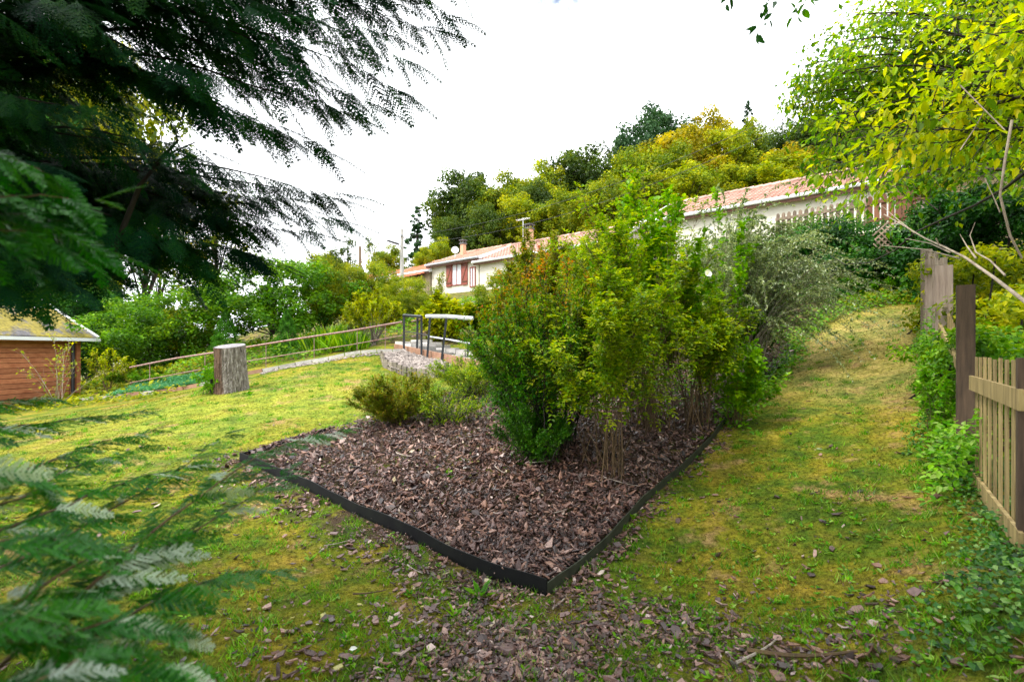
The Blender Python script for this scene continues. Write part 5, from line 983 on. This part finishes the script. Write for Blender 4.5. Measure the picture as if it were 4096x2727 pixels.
sprig('overhead_twig', 'tiny twig with two leaves at the top edge, leftmost of all', [at(745, -60, 2.6), at(730, -10, 2.6), at(724, 3, 2.6)], 7, .06, M['deepgreen'], M['darkbark'], 97)
# bare branches at the right
def branch(name, label, pts, r0, r1, mat, forks=()):
    r_ = thing(name, label, 'branch', pts[0]); g = G(); P = np.array(pts, float); g.tube(P, np.linspace(r0, r1, len(P)), 6)
    for fk in forks: g.tube(np.array(fk), np.linspace(r0*.5, r1*.6, len(fk)), 5)
    g.build('wood', M[mat], r_, smooth=True)
branch('dead_branch', 'long pale dead branch slanting down to the right above the planks', [at(884,214,5.2), at(905,226,4.8), at(925,238,4.4), at(945,247,4.0), at(965,257,3.7), at(995,278,3.2), at(1030,305,2.8)], .004, .011, 'deadwood',
       [[at(880,204,5.2), at(900,221,4.9), at(915,233,4.6)], [at(905,238,4.8), at(930,243,4.4), at(950,252,3.9)], [at(880,245,5), at(925,249,4.5), at(960,258,3.8)], [at(975,222,3.6), at(970,235,3.6), at(976,252,3.4), at(990,260,3.3), at(1005,275,3.1)], [at(940,247,4.1), at(936,238,4.1)], [at(960,234,3.8), at(967,246,3.7), at(976,258,3.5)]])
branch('drooping_branch', 'dark drooping branch crossing in front of the lattice', [at(1035,165,3.4), at(1005,188,3.7), at(975,205,4.0), at(945,218,4.4), at(915,232,4.8), at(895,250,5.2), at(870,262,5.6), at(845,264,6), at(830,255,6.2)], .012, .004, 'darkbark', [[at(938,210,4.5), at(925,200,4.6), at(910,196,4.7)]])
branch('dead_branch', 'short stout dead branch hanging near the right edge', [at(1012,120,3.2), at(1005,160,3.2), at(1000,195,3.2), at(1010,235,3.2), at(1022,258,3.2)], .008, .006, 'deadwood', [[at(985,178,3.3), at(995,200,3.2), at(1000,212,3.2)], [at(960,85,3.4), at(985,110,3.3), at(1005,130,3.2)], [at(960,150,3.4), at(975,128,3.4), at(985,110,3.3)]])
branch('leafy_bough', 'dark bough reaching left below the yellow leaves', [at(1040,92,3.6), at(985,105,3.9), at(940,118,4.2), at(900,135,4.5), at(870,155,4.8), at(842,178,5)], .012, .003, 'darkbark', [[at(900,135,4.5), at(880,138,4.6), at(855,128,4.8)], [at(940,118,4.2), at(925,128,4.2), at(905,150,4.4), at(880,165,4.5)]])

# ------------------------------------------------------------ foreground conifer on the left
def pinna_proto(seed):
    r_ = np.random.default_rng(seed); V = []; nz_ = np.array([0, 0, 1.]); K = 15
    def nd(p, d, n, l, w): s = np.cross(d, n); V.extend([p-s*w*.5, p+s*w*.5, p+d*l*.6+s*w*.45, p-s*w*.5, p+d*l*.6+s*w*.45, p+d*l])
    for i in range(K):
        f = (i+.5)/K; p = np.array([f, .03*math.sin(f*5), -.14*f*f]); nd(p-[1/K, 0, 0], unit(np.array([1, 0, -.28*f])), nz_, 1.3/K, .02)
        for s in (1, -1):
            a = math.radians(52+r_.normal(0, 7)); L2 = (.26*(1-f)**.6+.06)*min(1, f*5+.4)*r_.uniform(.8, 1.15); d = unit(np.array([math.cos(a), s*math.sin(a), -.1+r_.normal(0, .12)])); n_ = unit(nz_+r_.normal(0, .3, 3)); nd(p, d, n_, L2, .042)
            for j in range(int(L2/.055)):
                q = p+d*(.03+j*.055)
                for s2 in (1, -1): a2 = a*s+s2*math.radians(38); d2 = unit(np.array([math.cos(a2), math.sin(a2), -.05])); nd(q, d2, n_, .05, .024)
    return np.array(V)
def frond_proto(seed):
    """flat fern like spray along +X in the XY plane: faces (3 verts each)"""
    r_ = np.random.default_rng(seed); V = []; rn = []
    def needle(p, d, n, l, w): s = np.cross(d, n); V.extend([p-s*w*.5, p+s*w*.5, p+d*l]); rn.extend([.0]*3)
    nz_ = np.array([0, 0, 1.]); K = 12
    for i in range(K):
        f = (i+.5)/K; p = np.array([f, .02*math.sin(f*6), -.16*f*f]); needle(p-[1/K, 0, 0], np.array([1, 0, -.3*f]), nz_, 1.5/K, .030)
        for s in (1, -1):
            L2 = .40*(1-f)**.75*min(1, f*4+.35)*r_.uniform(.75, 1.15)+.03; a = math.radians(48+r_.normal(0, 5)); d = unit(np.array([math.cos(a), s*math.sin(a), -.22]))
            needle(p, d, nz_, L2*1.08, .030); m = max(3, int(L2/.046))
            for j in range(m):
                g_ = (j+.6)/m; q = p+d*L2*g_+np.array([0, 0, -.12*L2*g_*g_])
                for s2 in (1, -1):
                    a2 = a+s2*math.radians(40); d2 = unit(np.array([math.cos(a2), s*math.sin(a2), -.1+r_.normal(0, .12)])); needle(q, d2, unit(nz_+r_.normal(0, .12, 3)), .082*(1-.5*g_)*r_.uniform(.8, 1.3), .030)
    return np.array(V)
FRS = {'f': [frond_proto(s) for s in (1, 2, 3)], 'p': [pinna_proto(s) for s in (1, 2, 3)]}
def conifer(name, label, trunk, limbs, spacing, flen, mat, seed, tr=.22, trunk_h=8, cat='tree', droop=.35, pale=.0, lr=.018, has_trunk=True, start=.18, sz=1., fr='f'):
    FR = FRS[fr]
    rng = np.random.default_rng(seed); zb = h1(*trunk[:2]); root = thing(name, label, cat, [trunk[0], trunk[1], zb] if has_trunk else limbs[0][0])
    if has_trunk: G().tube([[trunk[0], trunk[1], zb-.3], [trunk[0]+.05, trunk[1], zb+trunk_h*.5], [trunk[0], trunk[1], zb+trunk_h]], np.array([tr, tr*.7, tr*.15]), 12).build('trunk', M['bark'], root, smooth=True)
    bl = G(); PV = []; PR_ = []
    for L0 in limbs:
        P = np.array(L0, float); d = np.r_[0, np.cumsum(np.linalg.norm(np.diff(P, axis=0), axis=1))]; K = 16; s = np.linspace(0, d[-1], K); L = np.stack([np.interp(s, d, P[:, i]) for i in range(3)], -1)
        for _ in range(3): L[1:-1] = (L[:-2]+2*L[1:-1]+L[2:])/4
        L += np.cumsum(rng.normal(0, .012*sz, L.shape), 0)*np.linspace(0, 1, K)[:, None]; bl.tubes(L[None, :-2], lr*(1-.95*np.linspace(0, 1, K))[None, :-2], 6, rng.random(1))
        n = int(d[-1]*(1-start)/spacing)
        for k in range(n):
            f = start+(1-start)*(k+rng.random())/n; ff = min(f, .999)*(K-1); i0 = int(ff); p = L[i0]*(1-ff+i0)+L[i0+1]*(ff-i0); t = unit(L[i0+1]-L[i0]); side = unit(np.cross(t, [0, 0, 1.])); sg = 1 if k % 2 else -1
            dr_ = unit(t*rng.uniform(.5, 1.0)+side*sg*rng.uniform(.35, 1.0)+np.array([0, 0, -droop*rng.uniform(.2, 1.6)])); up = unit(np.array([0, -.35, 1.])+rng.normal(0, .3, 3)); yy = unit(np.cross(up, dr_)); zz = np.cross(dr_, yy)
            l = flen*rng.uniform(.55, 1.15)*(1.1-.5*f); A = np.stack([dr_, yy, zz])*l; V = FR[rng.integers(3)]@A+p
            PV.append(V); base = .15+.6*rng.random(); 
            if rng.random() < pale: base = 1.0
            PR_.append(np.clip(np.repeat(base+rng.normal(0, .12 if base < 1 else .03, len(V)//3), 3), 0, 1 if base >= 1 else .82))
        V = FR[0]@(np.stack([unit(L[-1]-L[-2]), unit(np.cross([0, 0, 1.], L[-1]-L[-2])), [0, 0, 1.]])*flen*.6)+L[-1]; PV.append(V); PR_.append(np.full(len(V), .4))
    bl.build('branches' if has_trunk else 'stems', M['darkbark'] if has_trunk else M['mossbark'], root, smooth=True); V = np.concatenate(PV); n = len(V); g = G(); g.add(V, np.arange(n).reshape(-1, 3), np.concatenate(PR_)); g.build('foliage', mat, root); print(name, n//3); return root
TR = (-3.6, 2.6)
def limb(u, v, Y, rise=.3, z0=None):
    p = at(u, v, Y); z0 = z0 if z0 is not None else p[2]*.75+.5; s = np.array([TR[0], TR[1], z0]); m_ = s*.45+p*.55+[0, 0, rise]; return [s, m_, p]
up_t = [(462,-2,3.3),(440,22,3.3),(424,38,3.3),(395,78,3.1),(372,100,3.0),(352,128,3.0),(318,132,2.9),(292,135,2.8),(268,120,2.7),(410,-10,3.2),(345,70,2.9),(360,0,3.0),(300,-30,2.9),(230,-40,2.6),(255,15,2.6),(150,-20,2.2),(330,30,2.9),(385,40,3.1),(220,80,2.5),(310,60,2.8),(280,40,3.0),(350,95,3.3),(400,60,3.5)]
lo_t = [(345,182,3.3),(340,196,3.3),(335,212,3.2),(320,205,3.2),(300,222,3.2),(278,232,3.1),(255,248,3.0),(232,255,2.9),(205,262,2.8),(245,205,2.9),(215,185,2.7),(180,215,2.6),(280,196,3.1),(150,250,2.5),(215,232,2.8)]
fi_t = [(70,0,2.0),(40,95,2.0),(110,120,2.2),(165,150,2.4),(200,165,2.6),(30,170,1.9),(140,215,2.4),(40,240,2.0),(100,255,2.3),(60,275,2.1),(10,290,2.0),(-20,240,1.8)]
conifer('overhanging_conifer', 'large dark conifer whose lacy boughs fill the upper left of the photo', TR,
        [limb(*t, rise=.5) for t in up_t]+[limb(*t, rise=.16) for t in lo_t]+[limb(*t, rise=.25) for t in fi_t], .040, .42, M['conifer'], 101, droop=.5, start=.32)
conifer('near_bough', 'blurred bright green bough of conifer close to the lens at the left edge', (-1.5, .6), [[at(-120,130,.9), at(-30,140,.95), at(38,165,1.0)], [at(-120,190,.9), at(-20,190,.95), at(70,200,1.05)], [at(-120,220,.8), at(-20,225,.9), at(60,232,1.0)], [at(-100,215,.9), at(20,205,1.0), at(100,235,1.15)]], .014, .16, M['conifer_front'], 102, has_trunk=False, cat='branch', lr=.004, start=.2, droop=.5, fr='p', sz=.5)
bl_t = [([(-90,640,.6),(-20,620,.7),(40,600,.8),(80,580,.95)]), ([(-90,700,.55),(-10,690,.6),(50,670,.7),(100,640,.85)]), ([(-90,480,.9),(-20,470,1.0),(40,480,1.2),(90,510,1.3)]), ([(-90,590,.65),(-10,600,.75),(50,630,.85),(110,625,1.0)]), ([(-60,720,.75),(60,610,.95),(160,520,1.15),(255,450,1.5),(335,432,1.8)]), ([(-40,700,.75),(80,600,1.0),(180,540,1.2),(260,500,1.5),(300,478,1.7)]), ([(-80,600,.8),(20,560,1.0),(110,510,1.3),(190,470,1.6),(250,432,1.9)]),
        ([(-80,560,.9),(30,520,1.1),(120,480,1.4),(200,455,1.7)]), ([(-60,730,.7),(60,660,.85),(150,600,1.0),(230,575,1.25),(275,580,1.4)]), ([(-80,500,1.0),(20,470,1.3),(90,440,1.7),(170,425,2.0)]), ([(-60,640,.7),(30,600,.85),(90,560,1.0),(150,550,1.2)]),
        ([(-80,680,.6),(30,690,.7),(120,670,.85),(190,665,1.0)]), ([(-80,450,1.2),(0,425,1.6),(80,415,2.0),(140,405,2.3)]), ([(-60,640,.7),(40,640,.8),(120,610,.9),(190,625,1.1)]), ([(-80,560,.7),(0,540,.8),(60,530,.95),(110,560,1.1)]), ([(-90,430,1.3),(-10,400,1.8),(60,395,2.2)]), ([(-90,520,1.0),(20,500,1.2),(60,470,1.4),(130,450,1.6)])]
conifer('foreground_bough', 'blurred conifer bough with silvery tipped sprays in the lower left corner', (-1.6, .4), [[at(*q) for q in L_] for L_ in bl_t], .0165, .135, M['conifer_front'], 103, has_trunk=False, cat='branch', lr=.0045, start=.1, droop=.15, pale=.13, fr='p', sz=.5)
branch('bare_limb', 'dark leafless limb forked against the sky between the two conifer masses', [at(110,260,2.4), at(140,185,2.5), at(155,165,2.6), at(178,140,2.7)], .014, .006, 'darkbark', [[at(140,185,2.5), at(165,155,2.6), at(195,142,2.8)]])

# unseen trees added behind the camera so their crowns shade the near ground
KINDS['shade_oak'] = (10, 8, lambda l: tree_proto('broadleaf_tree', l, 'tree', 10, 8, 9000, .34, 70, 1.3, M['green'], M['bark'], 31, base_frac=.2))
for (x, y, h, w, lab) in ((-4.6, -1.6, 11, 9, 'broad tree added for shade, out of view behind the camera on the conifer side'), (1.2, -2.6, 10, 9, 'broad tree added for shade, out of view directly behind the camera'), (9.5, -4.4, 10, 9, 'broad tree added for shade, out of view behind the camera on the gate side')):
    if 'shade_oak' not in protos: protos['shade_oak'] = KINDS['shade_oak'][2](lab); o = protos['shade_oak']
    else: o = copy_thing(protos['shade_oak'], (0, 0, 0))
    o['label'] = lab; setp(o, (x, y, h1(x, y)), x, (w/8, w/8, h/10))
# ------------------------------------------------------------ small things on the ground
def stick(u, v, ln, ang, lab, r=.006, mat='stick', bend=.12):
    b = gp(u, v); a = math.radians(ang); s = np.linspace(-.5, .5, 6); x = b[0]+np.cos(a)*s*ln-np.sin(a)*bend*ln*(s*s*4-1)*.5; y = b[1]+np.sin(a)*s*ln+np.cos(a)*bend*ln*(s*s*4-1)*.5
    ins = inpoly(x, y, BED); z = H(x, y)+np.where(ins, .085, .02)+r; G().tube(np.stack([x, y, z], -1), np.linspace(r, r*.5, 6), 5).build('stick', M[mat], origin=[x[0], y[0], z[0]], label=lab, category='stick')
stick(757, 655, .36, 35, 'pale curved stick lying on the moss at the bottom right centre', .008)
stick(560, 605, .22, 60, 'short grey stick by the front corner of the bed edging', .006)
stick(404, 462, .26, -35, 'pale forked looking stick on the bark below the low spirea', .007)
stick(430, 482, .13, -60, 'short whitish stick on the bark, left of centre', .006)
stick(500, 478, .17, -50, 'small light stick on the bark under the dark bush', .006)
stick(622, 460+30, .36, -22, 'grey twig lying over the green edging strip', .006)
stick(497, 523, .08, -20, 'tiny pale twig in the middle of the bark', .005)
stick(560, 520, .16, 25, 'short straight pale stick near the front of the bark', .005)
stick(370, 596, .22, 20, 'brownish stick on the moss left of the bark', .007, 'mossbark')
stick(415, 572, .20, -45, 'thin forked stick left of the dandelion', .005)
stick(800, 660, .45, -30, 'dark thick stick in the bottom right corner', .013, 'mossbark')
stick(540, 470, .25, 15, 'pale root like stick near the canes of the rose', .007)
stick(640, 640, .20, -55, 'dark twig in the moss right of the loose bark', .005, 'mossbark')
stick(338, 545, .22, 25, 'thin grey stick on the loose bark outside the left edging', .005)
def weed(u, v, nl, L, Wd, lab, mat='weed', up=.7):
    b = gp(u, v); r_ = thing('broadleaf_weed', lab, 'weed', b); az = np.arange(nl)*2.4+R.random(); el = R.uniform(.25, up*1.7, nl); D = np.stack([np.cos(az)*np.cos(el), np.sin(az)*np.cos(el), np.sin(el)], -1); N = np.stack([-np.cos(az)*np.sin(el), -np.sin(az)*np.sin(el), np.cos(el)], -1)
    G().leaves(np.tile(b, (nl, 1))+R.normal(0, .004, (nl, 3)), D, N, L*R.uniform(.6, 1.1, nl), L*Wd, R.random(nl)*.9, True, .2).build('leaves', M[mat], r_)
weed(480, 598, 8, .15, .28, 'long leaved dandelion at the front corner of the black edging')
weed(455, 618, 6, .10, .3, 'smaller dandelion just left below the long leaved one')
weed(345, 642, 12, .07, .3, 'spiky star shaped weed in the moss at the bottom centre left')
weed(448, 478, 6, .10, .7, 'bright three lobed seedling on the bark near the dark bush')
weed(467, 462, 6, .10, .7, 'yellow green seedling on the bark behind the three lobed one', 'bind')
weed(350, 470, 5, .08, .7, 'tiny bright seedling on the left of the bark')
weed(548, 548, 4, .06, .6, 'small lone weed in the front part of the bark')
weed(632, 520, 7, .09, .6, 'leafy weed hanging over the green edging strip')
weed(700, 440, 9, .12, .6, 'broad leaved weed beside the far part of the green edging')
weed(724, 412, 9, .14, .6, 'larger broad leaved weed where the edging disappears')
weed(620, 560, 6, .06, .4, 'small rosette in the moss right of the front edging')
weed(310, 560, 6, .08, .4, 'small rosette on the moss left of the loose bark')
weed(700, 620, 6, .06, .4, 'low rosette in the lower right moss')
weed(250, 395, 8, .12, .7, 'broad leaves at the right foot of the stump')
weed(855, 520, 7, .08, .35, 'loose weed in the middle of the mossy path')
def fallen(u, v, L, Wd, lab, mat): b = gp(u, v)+[0, 0, .03]; a = R.random()*6.28; G().leaves([b], [[math.cos(a), math.sin(a), .05]], [[.1, -.5, 1]], L, L*Wd, [.6], True, .25).build('fallen_leaf', M[mat], origin=b, label=lab, category='leaf')
fallen(349, 655, .045, .6, 'small white fallen petal on the moss at the bottom left', 'petal')
fallen(816, 451, .07, .4, 'pale narrow fallen leaf on the mossy path', 'coton')
fallen(466, 452+18, .07, .6, 'whitish leaf lying on the bark below the seedlings', 'petal')
fallen(655, 628, .09, .4, 'yellowish fallen leaf with a stalk on the lower moss', 'bind')
# one big dark bark lump at the bottom
b = gp(508, 655); g = G(); a = np.arange(8)*math.pi/4; rr_ = .05*R.uniform(.7, 1.2, 8)
for k, zz in enumerate((0, .018, .026)): g.V.append(b+np.stack([np.cos(a)*rr_*(1-.1*k), np.sin(a)*rr_*(1-.1*k), 0*a+zz+.02+R.normal(0, .003, 8)], -1)); g.Rn.append(np.full(8, .45)); g.n += 8
for k in range(2): i = np.arange(8); g.P.setdefault(4, []).append(np.stack([k*8+i, k*8+(i+1)%8, (k+1)*8+(i+1)%8, (k+1)*8+i], -1))
g.P.setdefault(8, []).append(np.arange(16, 24)[None]); g.build('bark_lump', M['mulch'], origin=b, label='largest reddish brown lump of bark at the bottom centre', category='bark')

# kinds that repeat share a group phrase
GRP = {'broadleaf_tree': 'broadleaved trees on the slope behind the houses', 'spruce_tree': 'spruces on the hill', 'airy_tree': 'thin crowned trees in the distance', 'leafy_tree': 'leafy bushes in the middle distance',
       'thuja_shrub': 'cone shaped thujas behind the railing', 'rose_bush': 'roses in the bark bed', 'bindweed_vine': 'bindweed over the roses', 'russet_tipped_shrub': 'russet tipped shrubs in the bark bed', 'cotoneaster': 'silvery arching shrubs',
       'stick': 'loose sticks on the ground', 'broadleaf_weed': 'single weeds on the ground', 'fallen_leaf': 'single fallen leaves', 'fence_plank': 'old grey fence planks', 'picket_fence': 'picket fences on the terrace', 'tiled_house': 'houses along the street',
       'vine_bush': 'vine leaved bushes behind the handrail', 'iris_clump': 'sword leaved clumps behind the railing', 'bed_edging': 'edging strips of the bark bed', 'overhead_twig': 'twigs hanging into the top of the picture', 'power_line': 'overhead lines',
       'dead_branch': 'dead branches on the right', 'leafy_plant': 'leafy mounds by the wall', 'bramble_bank': 'brambles behind the fence', 'low_bush': 'low bushes', 'russet_bush': 'bushes in front of the pink roof'}
for o in bpy.data.objects:
    if o.parent is None and o.get('category') and o.name.split('.')[0] in GRP: o['group'] = GRP[o.name.split('.')[0]]
for o in bpy.data.objects:
    if o.get('label') and o['label'].startswith('broad tree'): o['group'] = 'unseen trees added for shade behind the camera'
